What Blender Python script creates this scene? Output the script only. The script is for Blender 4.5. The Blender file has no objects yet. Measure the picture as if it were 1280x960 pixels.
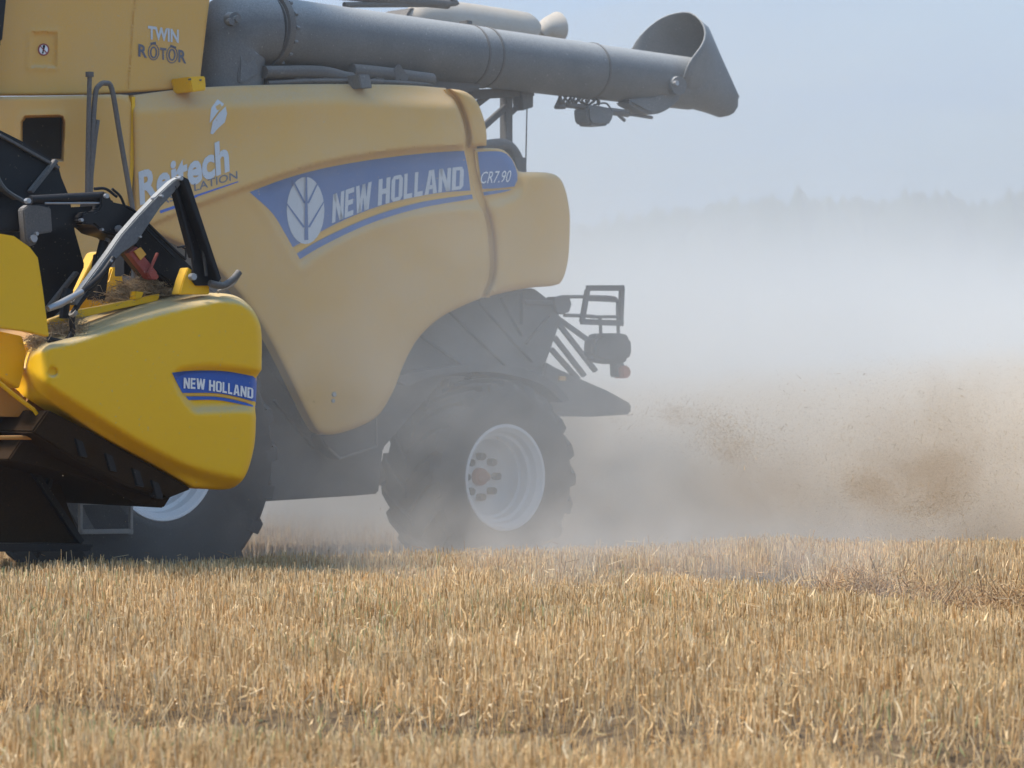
import bpy, bmesh, math, random
import numpy as np
from mathutils import Vector, Matrix
from mathutils.geometry import delaunay_2d_cdt
random.seed(7); rng = np.random.default_rng(11)
R = math.radians
SC = bpy.context.scene
# ------------------------------------------------------------------ camera, world, sun, exposure
cd = bpy.data.cameras.new("camera"); cam = bpy.data.objects.new("camera", cd); SC.collection.objects.link(cam)
FPX = 3700.0; CAMH = 1.5
cd.sensor_width = 36; cd.lens = 36 * FPX / 1280; cd.clip_end = 3000; cd.clip_start = 0.1
cam.location = (0, 0, CAMH); cam.rotation_euler = (R(90), 0, 0)
cd.dof.use_dof = True; cd.dof.focus_distance = 17.5; cd.dof.aperture_fstop = 3.6
SC.camera = cam
SUN_EL, SUN_AZ = 56, -108            # azimuth clockwise from +Y
w = bpy.data.worlds.new("World"); SC.world = w; w.use_nodes = True
nt = w.node_tree; nt.nodes.clear()
out = nt.nodes.new('ShaderNodeOutputWorld'); bg = nt.nodes.new('ShaderNodeBackground')
sky = nt.nodes.new('ShaderNodeTexSky'); sky.sky_type = 'NISHITA'; sky.sun_disc = False
sky.sun_elevation = R(SUN_EL); sky.sun_rotation = R(SUN_AZ)
sky.altitude = 0; sky.air_density = 1.25; sky.dust_density = 1.0; sky.ozone_density = 2.5
# thin high cloud veil, laid out by direction
tc = nt.nodes.new('ShaderNodeTexCoord'); mp = nt.nodes.new('ShaderNodeMapping')
mp.inputs['Scale'].default_value = (3.0, 3.0, 22.0)
nz = nt.nodes.new('ShaderNodeTexNoise'); nz.inputs['Scale'].default_value = 1.6; nz.inputs['Detail'].default_value = 5
rp = nt.nodes.new('ShaderNodeMapRange'); rp.inputs[1].default_value = .38; rp.inputs[2].default_value = .72
rp.inputs[3].default_value = .45; rp.inputs[4].default_value = .95
mx = nt.nodes.new('ShaderNodeMix'); mx.data_type = 'RGBA'
nt.links.new(tc.outputs['Generated'], mp.inputs['Vector']); nt.links.new(mp.outputs[0], nz.inputs['Vector'])
nt.links.new(nz.outputs['Fac'], rp.inputs[0]); nt.links.new(rp.outputs[0], mx.inputs[0])
nt.links.new(sky.outputs[0], mx.inputs[6]); mx.inputs[7].default_value = (1.7, 3.1, 5.3, 1)
nt.links.new(mx.outputs[2], bg.inputs[0]); bg.inputs[1].default_value = 0.108
nt.links.new(bg.outputs[0], out.inputs[0])
sd = bpy.data.lights.new("sun", 'SUN'); sun = bpy.data.objects.new("sun", sd); SC.collection.objects.link(sun)
sd.energy = 2.9; sd.angle = R(15); sd.color = (1, .95, .87)
sdir = Vector((math.sin(R(SUN_AZ)) * math.cos(R(SUN_EL)), math.cos(R(SUN_AZ)) * math.cos(R(SUN_EL)), math.sin(R(SUN_EL))))
sun.rotation_euler = sdir.to_track_quat('Z', 'Y').to_euler(); sun.location = (0, 0, 30)
SC.view_settings.view_transform = 'Standard'; SC.view_settings.look = 'None'
SC.view_settings.exposure = 0.90; SC.view_settings.gamma = 1
cy = SC.cycles
cy.max_bounces = 7; cy.diffuse_bounces = 2; cy.glossy_bounces = 2; cy.transmission_bounces = 2; cy.transparent_max_bounces = 8
cy.volume_bounces = 3; cy.volume_step_rate = 0.9; cy.volume_max_steps = 96
cy.use_denoising = True; cy.use_adaptive_sampling = True; cy.adaptive_threshold = 0.02
cy.sample_clamp_indirect = 6
# ------------------------------------------------------------------ frames
TH = R(42); c_, s_ = math.cos(TH), math.sin(TH); OX, OY = -1.12, 23.59
def L(px, py, v):
    """ray of the photograph met with the plane 'v metres left of the machine's centre line' -> machine coordinates"""
    a = (np.asarray(px, float) - 640) / FPX
    u = (a * (OY - v * c_) - OX - v * s_) / (c_ - a * s_)
    Y = OY + u * s_ - v * c_
    z = CAMH - (np.asarray(py, float) - 480) / FPX * Y
    return np.stack([-u, np.broadcast_to(v, np.shape(u)) + 0 * u, z], -1)
def scale(px, v):
    a = (px - 640) / FPX; u = (a * (OY - v * c_) - OX - v * s_) / (c_ - a * s_)
    return FPX / (OY + u * s_ - v * c_)
ROT = math.atan2(-s_, -c_)
def empty(name, loc=(0, 0, 0), rz=0, parent=None):
    o = bpy.data.objects.new(name, None); SC.collection.objects.link(o); o.empty_display_size = .3
    o.location = loc; o.rotation_euler = (0, 0, rz)
    if parent: o.parent = parent
    return o
def tag(o, label=None, cat=None, group=None, kind=None):
    for k, x in (('label', label), ('category', cat), ('group', group), ('kind', kind)):
        if x: o[k] = x
    return o
def smooth_shade(me, ang=40):
    me.polygons.foreach_set('use_smooth', [True] * len(me.polygons))
    try: me.set_sharp_from_angle(angle=R(ang))
    except Exception: pass
def mesh_obj(name, verts, faces, mat, parent=None, ang=40):
    me = bpy.data.meshes.new(name); me.from_pydata([tuple(map(float, q)) for q in verts], [], [tuple(int(i) for i in f) for f in faces]); me.update()
    if mat: me.materials.append(mat)
    smooth_shade(me, ang)
    o = bpy.data.objects.new(name, me); SC.collection.objects.link(o)
    if parent: o.parent = parent
    return o
SPLIT = set('hood_rib shield_rib wheel_nut tube_ring support_post rear_slat flange_bolt pivot_pin stay_bolt strut_bolt hinge_bolt pivot_bolt latch hydraulic_hose cable hose hydraulic_pipe back_plate step_bar cradle_bar carrier_bar skid_bar knife_guard divider_rod handrail axle roof_rail board_bar'.split())
class MB:
    def __init__(s): s.v = []; s.f = []; s.g = []
    def add(s, v, f):
        b = len(s.v); s.g.append(b); s.v += [tuple(map(float, q)) for q in v]; s.f += [tuple(int(i) + b for i in q) for q in f]; return s
    def build(s, name, mat, parent=None, ang=40):
        # separate pieces of one kind become objects of their own
        if name in SPLIT:
            g = sorted(set(s.g)); r = None
            for a, b in zip(g, g[1:] + [len(s.v)]):
                F = [[i - a for i in f] for f in s.f if a <= f[0] < b]; r = mesh_obj(name, s.v[a:b], F, mat, parent, ang)
            return r
        return mesh_obj(name, s.v, s.f, mat, parent, ang)
# ------------------------------------------------------------------ shape helpers (machine coordinates)
def resample(pts, step=5.0, closed=True):
    """smooth curve through pixel points; a point with a third entry is a corner"""
    P = [np.array(q[:2], float) for q in pts]; cor = [len(q) > 2 for q in pts]; n = len(P); outp = []
    rngi = range(n) if closed else range(n - 1)
    for i in rngi:
        p1, p2 = P[i], P[(i + 1) % n]
        p0 = P[i - 1] if (closed or i > 0) and not cor[i] else 2 * p1 - p2
        j = (i + 2) % n
        p3 = P[j] if (closed or i + 2 < n) and not cor[(i + 1) % n] else 2 * p2 - p1
        k = max(1, int(np.linalg.norm(p2 - p1) / step))
        for t in np.arange(k) / k:
            outp.append(.5 * ((2 * p1) + (p2 - p0) * t + (2 * p0 - 5 * p1 + 4 * p2 - p3) * t * t + (3 * p1 - p0 - 3 * p2 + p3) * t ** 3))
    if not closed: outp.append(P[-1])
    return np.array(outp)
def segdist(Q, A, B):
    d = B - A; l2 = (d ** 2).sum(-1) + 1e-9; best = np.full(len(Q), 1e9)
    for a, b, dd, l in zip(A, B, d, l2):
        t = np.clip(((Q - a) @ dd) / l, 0, 1); best = np.minimum(best, np.hypot(*(Q - a - t[:, None] * dd).T))
    return best
def inside(Q, P):
    c = np.zeros(len(Q), bool); j = len(P) - 1
    for i in range(len(P)):
        xi, yi = P[i]; xj, yj = P[j]
        if yi != yj: c ^= ((yi > Q[:, 1]) != (yj > Q[:, 1])) & (Q[:, 0] < (xj - xi) * (Q[:, 1] - yi) / (yj - yi) + xi)
        j = i
    return c
def sdist(Q, P):
    d = segdist(Q, P, np.roll(P, -1, 0)); return np.where(inside(Q, P), d, -d)   # + inside
def sstep(x, a, b): t = np.clip((x - a) / (b - a), 0, 1); return t * t * (3 - 2 * t)
def cdt(P, extra):
    vs = [Vector((float(x), float(y))) for x, y in P] + [Vector((float(x), float(y))) for x, y in extra]
    r = delaunay_2d_cdt(vs, [], [list(range(len(P)))], 1, 1e-4)
    return np.array([[q.x, q.y] for q in r[0]]), [list(f) for f in r[2]]
def relief(name, outline, v0, mat, parent, step=4, er=8, ed=.04, fn=None, skirt=.08, back=True):
    """a moulded panel: outline in pixels on plane v0, rolled edge, relief fn(points) in metres"""
    P = resample(outline, 5)
    # inset rings follow the edge so that its roll is round
    T = np.roll(P, -1, 0) - np.roll(P, 1, 0); T /= np.linalg.norm(T, axis=1)[:, None] + 1e-9
    N = np.stack([-T[:, 1], T[:, 0]], 1)
    if sdist(P[:1] + N[:1] * 2, P)[0] < 0: N = -N
    ex = []
    for f in (.08, .25, .5, .8, 1.1):
        Q = P + N * er * f; d = sdist(Q, P); ex.append(Q[np.abs(d - er * f) < er * .1])
    x0, y0 = P.min(0); x1, y1 = P.max(0)
    g = np.stack(np.meshgrid(np.arange(x0, x1, step), np.arange(y0, y1, step)), -1).reshape(-1, 2)
    g = g + rng.uniform(-.2, .2, g.shape); d = sdist(g, P); ex.append(g[d > er * 1.25])
    if fn is not None and hasattr(fn, 'pts'): 
        e = fn.pts; ex.append(e[sdist(e, P) > 2])
    V2, F = cdt(P, np.concatenate(ex))
    v = v0 + surf_off(V2, P, er, ed, fn)
    V3 = L(V2[:, 0], V2[:, 1], v)
    # outward faces towards +v
    a, b, c = V3[F[0][0]], V3[F[0][1]], V3[F[0][2]]
    if np.cross(b - a, c - a)[1] < 0: F = [f[::-1] for f in F]
    V = list(V3); n = len(V3)
    # skirt along the boundary: the edge loop
    cnt = {}
    for f in F:
        for i in range(3): e = (f[i], f[(i + 1) % 3]); cnt[e] = 1
    bd = [e for e in cnt if (e[1], e[0]) not in cnt]
    idx = {}
    for a, b in bd:
        for q in (a, b):
            if q not in idx: idx[q] = len(V); V.append(V3[q] - np.array([0, skirt, 0]))
    F = F + [[b, a, idx[a], idx[b]] for a, b in bd]
    o = mesh_obj(name, V, F, mat, parent, 55)
    def S(q): return v0 + surf_off(q, P, er, ed, fn)
    return o, S
def surf_off(Q, P, er, ed, fn):
    Q = np.asarray(Q, float).reshape(-1, 2); d = np.maximum(sdist(Q, P), 0); t = np.clip(1 - d / er, 0, 1)
    o = -ed * (1 - np.sqrt(np.clip(1 - t * t, 0, 1)))
    if fn is not None: o = o + fn(Q)
    return o
def decal(name, outline, S, mat, parent, lift=.003, step=6, smooth=True):
    P = resample(outline, 5) if smooth else np.array([q[:2] for q in outline], float)
    x0, y0 = P.min(0); x1, y1 = P.max(0)
    g = np.stack(np.meshgrid(np.arange(x0, x1, step), np.arange(y0, y1, step)), -1).reshape(-1, 2)
    g = g[sdist(g, P) > 1.0] if len(g) else g
    V2, F = cdt(P, g); v = S(V2) + lift; V3 = L(V2[:, 0], V2[:, 1], v)
    a, b, c = V3[F[0][0]], V3[F[0][1]], V3[F[0][2]]
    if np.cross(b - a, c - a)[1] < 0: F = [f[::-1] for f in F]
    return mesh_obj(name, V3, F, mat, parent)
def decals(name, polys, S, mat, parent, lift=.003):
    m = MB()
    for p in polys:
        p = np.array(p, float); v = S(p) + lift; V3 = L(p[:, 0], p[:, 1], v); f = list(range(len(p)))
        if len(f) > 4:
            _, F = cdt(p, np.zeros((0, 2))); F = [list(q) for q in F]
        else: F = [f]
        q = F[0]
        if np.cross(V3[q[1]] - V3[q[0]], V3[q[2]] - V3[q[0]])[1] < 0: F = [k[::-1] for k in F]
        m.add(V3, F)
    return m.build(name, mat, parent)
def prism(outline, v_near, v_far, m=None, smooth=False, bev=.006):
    P = resample(outline, 6) if smooth else np.array([q[:2] for q in outline], float)
    A = L(P[:, 0], P[:, 1], v_near)
    bm = bmesh.new(); vs = [bm.verts.new(q) for q in A]; f = bm.faces.new(vs)
    r = bmesh.ops.extrude_face_region(bm, geom=[f]); nv = [q for q in r['geom'] if isinstance(q, bmesh.types.BMVert)]
    for q in nv: q.co.y = v_far
    bmesh.ops.recalc_face_normals(bm, faces=bm.faces)
    if bev:
        try: bmesh.ops.bevel(bm, geom=[e for e in bm.edges if e.calc_face_angle(0) > R(35)], offset=bev, segments=2, affect='EDGES', clamp_overlap=True)
        except Exception: pass
    bmesh.ops.triangulate(bm, faces=[q for q in bm.faces if len(q.verts) > 4])
    bm.verts.index_update(); m = m or MB(); m.add([tuple(q.co) for q in bm.verts], [[x.index for x in q.verts] for q in bm.faces]); bm.free()
    return m
def bar(p, q, wpx, v, thick, m=None, v2=None):
    p, q = np.array(p, float), np.array(q, float); d = q - p; n = np.array([-d[1], d[0]]) / np.linalg.norm(d) * wpx / 2
    return prism([p + n, q + n, q - n, p - n], v, (v - thick), m, bev=.003)
def tubeL(pts, rad, m=None, seg=12, caps=True, smooth=True):
    """tube through machine-space points"""
    P = [Vector(q) for q in pts]
    rr = list(rad) if hasattr(rad, '__len__') else [rad] * len(P)
    if smooth and len(P) > 2:
        NP, NR = [], []
        for i in range(len(P) - 1):
            p1, p2 = P[i], P[i + 1]; p0 = P[i - 1] if i else 2 * p1 - p2; p3 = P[i + 2] if i + 2 < len(P) else 2 * p2 - p1
            for t in (0, .2, .4, .6, .8):
                NP.append(.5 * ((2 * p1) + (p2 - p0) * t + (2 * p0 - 5 * p1 + 4 * p2 - p3) * t * t + (3 * p1 - p0 - 3 * p2 + p3) * t ** 3)); NR.append(rr[i] * (1 - t) + rr[i + 1] * t)
        NP.append(P[-1]); NR.append(rr[-1]); P, rr = NP, NR
    V, F = [], []; up = None
    for i, p in enumerate(P):
        t = (P[min(i + 1, len(P) - 1)] - P[max(i - 1, 0)]).normalized()
        if up is None: up = t.orthogonal().normalized()
        up = (up - t * up.dot(t)).normalized(); sd_ = t.cross(up)
        for k in range(seg):
            a = 2 * math.pi * k / seg; V.append(p + (up * math.cos(a) + sd_ * math.sin(a)) * rr[i])
    for i in range(len(P) - 1):
        for k in range(seg):
            a, b = i * seg + k, i * seg + (k + 1) % seg; F.append((a, b, b + seg, a + seg))
    if caps: F.append(tuple(range(seg))[::-1]); F.append(tuple((len(P) - 1) * seg + k for k in range(seg)))
    m = m or MB(); m.add(V, F); return m
def T(pts, rad, m=None, seg=12, caps=True, smooth=True):
    return tubeL([tuple(L(a, b, v)) for a, b, v in pts], rad, m, seg, caps, smooth)
def bolts(lst, m=None):
    m = m or MB()
    for px, py, v, r in lst:
        p = L(px, py, v); tubeL([tuple(p - np.array([0, .02, 0])), tuple(p + np.array([0, r * .7, 0]))], r, m, 8, smooth=False)
    return m
def lathe(prof, center, m=None, seg=64, a0=0):
    """profile of (v offset, radius) about the axle (machine y axis)"""
    V, F = [], []
    for k in range(seg):
        a = a0 + 2 * math.pi * k / seg
        for dv, r in prof: V.append((center[0] + r * math.cos(a), center[1] + dv, center[2] + r * math.sin(a)))
    n = len(prof)
    for k in range(seg):
        for i in range(n - 1):
            a = k * n + i; b = ((k + 1) % seg) * n + i; F.append((a, a + 1, b + 1, b))
    m = m or MB(); m.add(V, F); return m
# ------------------------------------------------------------------ materials
def nodes(name):
    m = bpy.data.materials.new(name); m.use_nodes = True; t = m.node_tree; t.nodes.clear()
    o = t.nodes.new('ShaderNodeOutputMaterial'); return m, t, o
def paint(name, col, dust=(.42, .34, .25), amt=.35, rough=.45, top=.6, scale_=3.0, metal=0, spec=.4, coat=0, grime=.0):
    """painted or moulded surface with straw dust lying on it in patches and on upward faces; body and auger add painted haze and light"""
    m, t, o = nodes(name); N, K = t.nodes, t.links
    b = N.new('ShaderNodeBsdfPrincipled'); K.new(b.outputs[0], o.inputs[0])
    tc = N.new('ShaderNodeTexCoord')
    n1 = N.new('ShaderNodeTexNoise'); n1.inputs['Scale'].default_value = scale_; n1.inputs['Detail'].default_value = 8; n1.inputs['Roughness'].default_value = .65
    K.new(tc.outputs['Object'], n1.inputs['Vector'])
    n2 = N.new('ShaderNodeTexNoise'); n2.inputs['Scale'].default_value = 90; n2.inputs['Detail'].default_value = 3; K.new(tc.outputs['Object'], n2.inputs['Vector'])
    r1 = N.new('ShaderNodeMapRange'); r1.inputs[1].default_value = .3; r1.inputs[2].default_value = .75; r1.inputs[3].default_value = amt * .75; r1.inputs[4].default_value = amt * 1.3
    K.new(n1.outputs['Fac'], r1.inputs[0])
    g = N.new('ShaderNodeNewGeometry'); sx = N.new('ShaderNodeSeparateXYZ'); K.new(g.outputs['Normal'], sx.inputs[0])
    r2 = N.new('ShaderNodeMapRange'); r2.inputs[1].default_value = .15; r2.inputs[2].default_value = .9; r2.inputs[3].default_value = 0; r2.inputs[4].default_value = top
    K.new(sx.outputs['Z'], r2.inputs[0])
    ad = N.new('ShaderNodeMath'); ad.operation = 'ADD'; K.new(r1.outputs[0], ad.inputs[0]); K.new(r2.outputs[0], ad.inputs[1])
    r3 = N.new('ShaderNodeMapRange'); r3.inputs[1].default_value = .35; r3.inputs[2].default_value = .65; r3.inputs[3].default_value = .8; r3.inputs[4].default_value = 1.2; K.new(n2.outputs['Fac'], r3.inputs[0])
    mu = N.new('ShaderNodeMath'); mu.operation = 'MULTIPLY'; mu.use_clamp = True; n3 = N.new('ShaderNodeTexNoise'); n3.inputs['Scale'].default_value = 55; n3.inputs['Detail'].default_value = 1; K.new(tc.outputs['Object'], n3.inputs['Vector'])
    r4 = N.new('ShaderNodeMapRange'); r4.inputs[1].default_value = .72; r4.inputs[2].default_value = .78; r4.inputs[3].default_value = 0; r4.inputs[4].default_value = .5; K.new(n3.outputs['Fac'], r4.inputs[0])
    ad2 = N.new('ShaderNodeMath'); ad2.operation = 'ADD'; K.new(ad.outputs[0], ad2.inputs[0]); K.new(r4.outputs[0], ad2.inputs[1]); K.new(ad2.outputs[0], mu.inputs[0]); K.new(r3.outputs[0], mu.inputs[1])
    mx = N.new('ShaderNodeMix'); mx.data_type = 'RGBA'; K.new(mu.outputs[0], mx.inputs[0])
    mx.inputs[6].default_value = (*col, 1); mx.inputs[7].default_value = (*dust, 1); K.new(mx.outputs[2], b.inputs['Base Color'])
    rr = N.new('ShaderNodeMapRange'); rr.inputs[3].default_value = rough; rr.inputs[4].default_value = .95; K.new(mu.outputs[0], rr.inputs[0]); K.new(rr.outputs[0], b.inputs['Roughness'])
    b.inputs['Metallic'].default_value = metal; b.inputs['Specular IOR Level'].default_value = spec
    bp = N.new('ShaderNodeBump'); bp.inputs['Strength'].default_value = .12; bp.inputs['Distance'].default_value = .004; K.new(n2.outputs['Fac'], bp.inputs['Height']); K.new(bp.outputs[0], b.inputs['Normal'])
    return m
YEL = (.74, .365, .012)
M = dict(
    body=paint('yellow_body_paint', YEL, dust=(.60, .41, .22), amt=.46, rough=.5, top=.55),  # settled dust, its pale colour also painting in haze over the body
    cap=paint('yellow_header_paint', (.86, .47, .004), dust=(.55, .44, .28), amt=.035, rough=.48, top=.75, scale_=2.2, spec=.22),
    yel=paint('yellow_steel_paint', (.84, .46, .004), amt=.03, rough=.45, top=.5, spec=.25),
    ora=paint('worn_orange_yellow', (.50, .20, .01), amt=.15, rough=.5, top=.2),
    dark=paint('dark_chassis', (.03, .032, .036), dust=(.26, .23, .2), amt=.35, rough=.6, top=.5),
    gray=paint('grey_auger_plastic', (.038, .044, .052), dust=(.36, .35, .33), amt=.28, rough=.5, top=.8),  # top dust thickened and base darkened to paint in light from above
    black=paint('black_steel', (.012, .012, .014), dust=(.2, .16, .12), amt=.02, rough=.42, top=.12, spec=.2),
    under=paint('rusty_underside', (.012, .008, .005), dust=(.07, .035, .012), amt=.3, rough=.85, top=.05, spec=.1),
    rubber=paint('tyre_rubber', (.022, .022, .024), dust=(.2, .18, .155), amt=.2, rough=.9, top=.3, scale_=6),
    rim=paint('pale_grey_rim_paint', (.80, .81, .82), dust=(.5, .45, .38), amt=.15, rough=.5, top=.2),
    steel=paint('bright_steel', (.32, .33, .35), amt=.1, rough=.35, top=.2, metal=.6),
    pale=paint('pale_tank_paint', (.55, .52, .48), amt=.5, rough=.6, top=.2),
    blue=paint('blue_decal', (.002, .085, .42), amt=.06, rough=.4, top=.1),
    blue2=paint('blue_body_decal', (.01, .12, .36), amt=.2, rough=.5, top=.1),
    white=paint('white_lettering', (.8, .8, .8), amt=.06, rough=.4, top=.1),
    veil_grey=paint('veil_grey_lettering', (.58, .6, .62), amt=.1, rough=.5, top=.1),  # white body lettering, greyed in its colour for the dust veil
    slate=paint('slate_lettering', (.10, .11, .15), amt=.12, rough=.5, top=.1),
    gold=paint('gold_stripe', (.75, .4, .05), amt=.06, rough=.5, top=.1),
    red=paint('red_paint', (.3, .015, .015), amt=.15, rough=.4, top=.2),
    orange=paint('orange_paint', (.42, .08, .025), amt=.12, rough=.4, top=.1),
    frame=paint('grey_step_frame', (.16, .165, .17), amt=.3, rough=.6, top=.3),
)
# ================================================================== THE SETTING
def vnoise(X, Y, s, seed=0):
    r = np.random.default_rng(seed).random((64, 64)); x = (X / s) % 64; y = (Y / s) % 64
    i, j = x.astype(int), y.astype(int); fx, fy = x - i, y - j; fx = fx * fx * (3 - 2 * fx); fy = fy * fy * (3 - 2 * fy)
    a = r[i % 64, j % 64]; b = r[(i + 1) % 64, j % 64]; c = r[i % 64, (j + 1) % 64]; d = r[(i + 1) % 64, (j + 1) % 64]
    return (a * (1 - fx) + b * fx) * (1 - fy) + (c * (1 - fx) + d * fx) * fy
def straw_ground():
    m, t, o = nodes('dry_field_soil'); N, K = t.nodes, t.links; b = N.new('ShaderNodeBsdfPrincipled'); K.new(b.outputs[0], o.inputs[0])
    tc = N.new('ShaderNodeTexCoord'); n1 = N.new('ShaderNodeTexNoise'); n1.inputs['Scale'].default_value = 14; n1.inputs['Detail'].default_value = 9; n1.inputs['Roughness'].default_value = .75
    K.new(tc.outputs['Object'], n1.inputs['Vector']); cr = N.new('ShaderNodeValToRGB')
    e = cr.color_ramp.elements; e[0].position = .35; e[0].color = (.10, .065, .035, 1); e[1].position = .62; e[1].color = (.27, .18, .09, 1)
    K.new(n1.outputs['Fac'], cr.inputs[0]); K.new(cr.outputs[0], b.inputs['Base Color']); b.inputs['Roughness'].default_value = 1
    bp = N.new('ShaderNodeBump'); bp.inputs['Distance'].default_value = .03; K.new(n1.outputs['Fac'], bp.inputs['Height']); K.new(bp.outputs[0], b.inputs['Normal'])
    return m
def sst(x, a, b): t = np.clip((x - a) / (b - a), 0, 1); return t * t * (3 - 2 * t)
def hump(X, Y):
    # the field swells gently and falls away again to where the machine stands
    back = np.clip(18.9 + .45 * (X + 3), 18.6, 22.5)
    sw = .30 * sst(Y, 9, 16.5) * (1 - sst(Y, back - 1.9, back + .9) * (1 - .1 * sst(X, 1, 4)))
    return sw + .016 * np.sin(X * .9 + .4) * np.sin(Y * .7) + .008 * np.sin(X * 2.3 + Y * 1.9)
def ground_at(px, py, up=.05):
    Yk = np.linspace(9, 30, 2101); Xk = (px - 640) / FPX * Yk; yy = 480 + (CAMH - hump(Xk, Yk) - up) * FPX / Yk
    i = np.argmax(yy < py); return Xk[i], Yk[i]
def track(X, Y):
    """0..1 inside the flattened wheel tracks"""
    def line(x0, y0, x1, y1, w):
        d = np.array([x1 - x0, y1 - y0]); l = np.hypot(*d); n = np.array([-d[1], d[0]]) / l
        k = (X - x0) * n[0] + (Y - y0) * n[1] + .10 * (vnoise(X, Y, .6, 5) - .5); t = ((X - x0) * d[0] + (Y - y0) * d[1]) / l ** 2
        return np.exp(-(k / w) ** 2) * (t > -.1) * (t < 1.1)
    p, q = ground_at(-60, 885), ground_at(1340, 948); a = line(*p, *q, .42) * sst(vnoise(X, Y, .9, 3), .0, .3)
    p, q = ground_at(930, 722), ground_at(1380, 765); b = line(*p, *q, .6) * sst(vnoise(X, Y, .7, 9), .0, .35)
    return np.maximum(a, b)
hump0 = hump
fine = lambda X, Y: hump0(X, Y) - .2 * track(X, Y)
gx = np.concatenate([[-900, -400, -150, -60, -25], np.arange(-10, 12.1, .15), [25, 60, 150, 400, 900]])
gy = np.concatenate([[-60, -20, 0, 4], np.arange(7, 34.1, .15), [45, 70, 120, 220, 450, 1200]])
GX, GY = np.meshgrid(gx, gy); near = ((np.abs(GX) < 13) & (GY > 6.9) & (GY < 35)); GZ = np.where(near, fine(GX, GY), 0)
V = np.stack([GX, GY, GZ], -1).reshape(-1, 3); nx = len(gx)
F = [(j * nx + i, j * nx + i + 1, (j + 1) * nx + i + 1, (j + 1) * nx + i) for j in range(len(gy) - 1) for i in range(nx - 1)]
ground = mesh_obj('ground', V, F, straw_ground()); tag(ground, 'dry brown harvested field soil under the stubble', 'ground', kind='structure')

def straw_mat(name, base, var=.5):
    m, t, o = nodes(name); N, K = t.nodes, t.links; b = N.new('ShaderNodeBsdfPrincipled'); K.new(b.outputs[0], o.inputs[0])
    at = N.new('ShaderNodeAttribute'); at.attribute_name = 'tint'; K.new(at.outputs['Color'], b.inputs['Base Color'])
    b.inputs['Roughness'].default_value = .7; b.inputs['Specular IOR Level'].default_value = .25
    tr = N.new('ShaderNodeBsdfTranslucent'); K.new(at.outputs['Color'], tr.inputs[0]); ms = N.new('ShaderNodeMixShader'); ms.inputs[0].default_value = .22; K.new(b.outputs[0], ms.inputs[1]); K.new(tr.outputs[0], ms.inputs[2]); K.new(ms.outputs[0], o.inputs['Surface'])
    return m
SM = straw_mat('straw', None)
def blades_object(name, base, tip, width, tint, mat, bend=None, tri=False):
    """many thin three-sided stalks in one mesh: base, tip (n,3), width (n), tint (n,3)"""
    n = len(base); base = np.asarray(base); tip = np.asarray(tip)
    ax = tip - base; ax /= np.linalg.norm(ax, axis=1)[:, None] + 1e-9
    ref = rng.normal(size=(n, 3)); s1 = np.cross(ax, ref); s1 /= np.linalg.norm(s1, axis=1)[:, None] + 1e-9; s2 = np.cross(ax, s1)
    if tri:
        mid = (base + tip) / 2 + (bend if bend is not None else 0)
        rings = [base, mid, tip]; V = np.zeros((n, 6, 3))
        for k, p in enumerate(rings):
            ww = width * (1, .85, .3)[k]
            V[:, k * 2] = p - s1 * ww[:, None]; V[:, k * 2 + 1] = p + s1 * ww[:, None]
        q = np.array([[0, 1, 3, 2], [2, 3, 5, 4]]); per = 6
    else:
        V = np.zeros((n, 6, 3))
        for k in range(3):
            a = 2 * math.pi * k / 3; d = (s1 * math.cos(a) + s2 * math.sin(a)) * width[:, None]
            V[:, k] = base + d; V[:, 3 + k] = tip + d * .85
        q = np.array([[0, 1, 4, 3], [1, 2, 5, 4], [2, 0, 3, 5]]); per = 6
    F = (q[None] + (np.arange(n) * per)[:, None, None]).reshape(-1, 4)
    me = bpy.data.meshes.new(name); me.vertices.add(n * per); me.vertices.foreach_set('co', V.reshape(-1).astype(np.float32))
    me.loops.add(F.size); me.loops.foreach_set('vertex_index', F.reshape(-1).astype(np.int32))
    me.polygons.add(len(F)); me.polygons.foreach_set('loop_start', np.arange(0, F.size, 4, dtype=np.int32))
    me.update(calc_edges=True); me.validate()
    ca = me.color_attributes.new('tint', 'FLOAT_COLOR', 'POINT')
    C = np.ones((n, per, 4), np.float32); C[:, :, :3] = tint[:, None, :]; ca.data.foreach_set('color', C.reshape(-1))
    me.materials.append(mat); o = bpy.data.objects.new(name, me); SC.collection.objects.link(o); return o
def field(n, y0, y1, margin=1.6, hh=(.125, .20)):
    Y = np.sqrt(rng.uniform(y0 ** 2, y1 ** 2, n)); X = rng.uniform(-1, 1, n) * (.175 * Y + margin)
    ca, sa = math.cos(R(-24)), math.sin(R(-24))           # drill rows
    k = -X * sa + Y * ca; k2 = np.round(k / .125) * .125 + rng.normal(0, .028, n); X = X - (k2 - k) * sa; Y = Y + (k2 - k) * ca
    return X, Y
def stalk_colours(n, X, Y, green=.0):
    base = np.array([[.74, .57, .35], [.78, .64, .44], [.64, .45, .25], [.82, .72, .55], [.46, .28, .12], [.74, .61, .38]])
    p = [.26, .22, .2, .12, .10, .10]
    c = base[rng.choice(len(base), n, p=p)] * rng.uniform(.72, 1.2, (n, 1)) * (.88 + .3 * vnoise(X, Y, .45, 31))[:, None]
    gz = sstep(vnoise(X, Y, .8, 21), .5, .9) * .13
    g = rng.random(n) < gz * np.clip((19 - Y) / 5, 0, 1)
    c = c * [1.12, 1.0, .81]
    c[g] = np.array([.44, .43, .2]) * rng.uniform(.8, 1.3, (g.sum(), 1))
    return c
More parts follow.
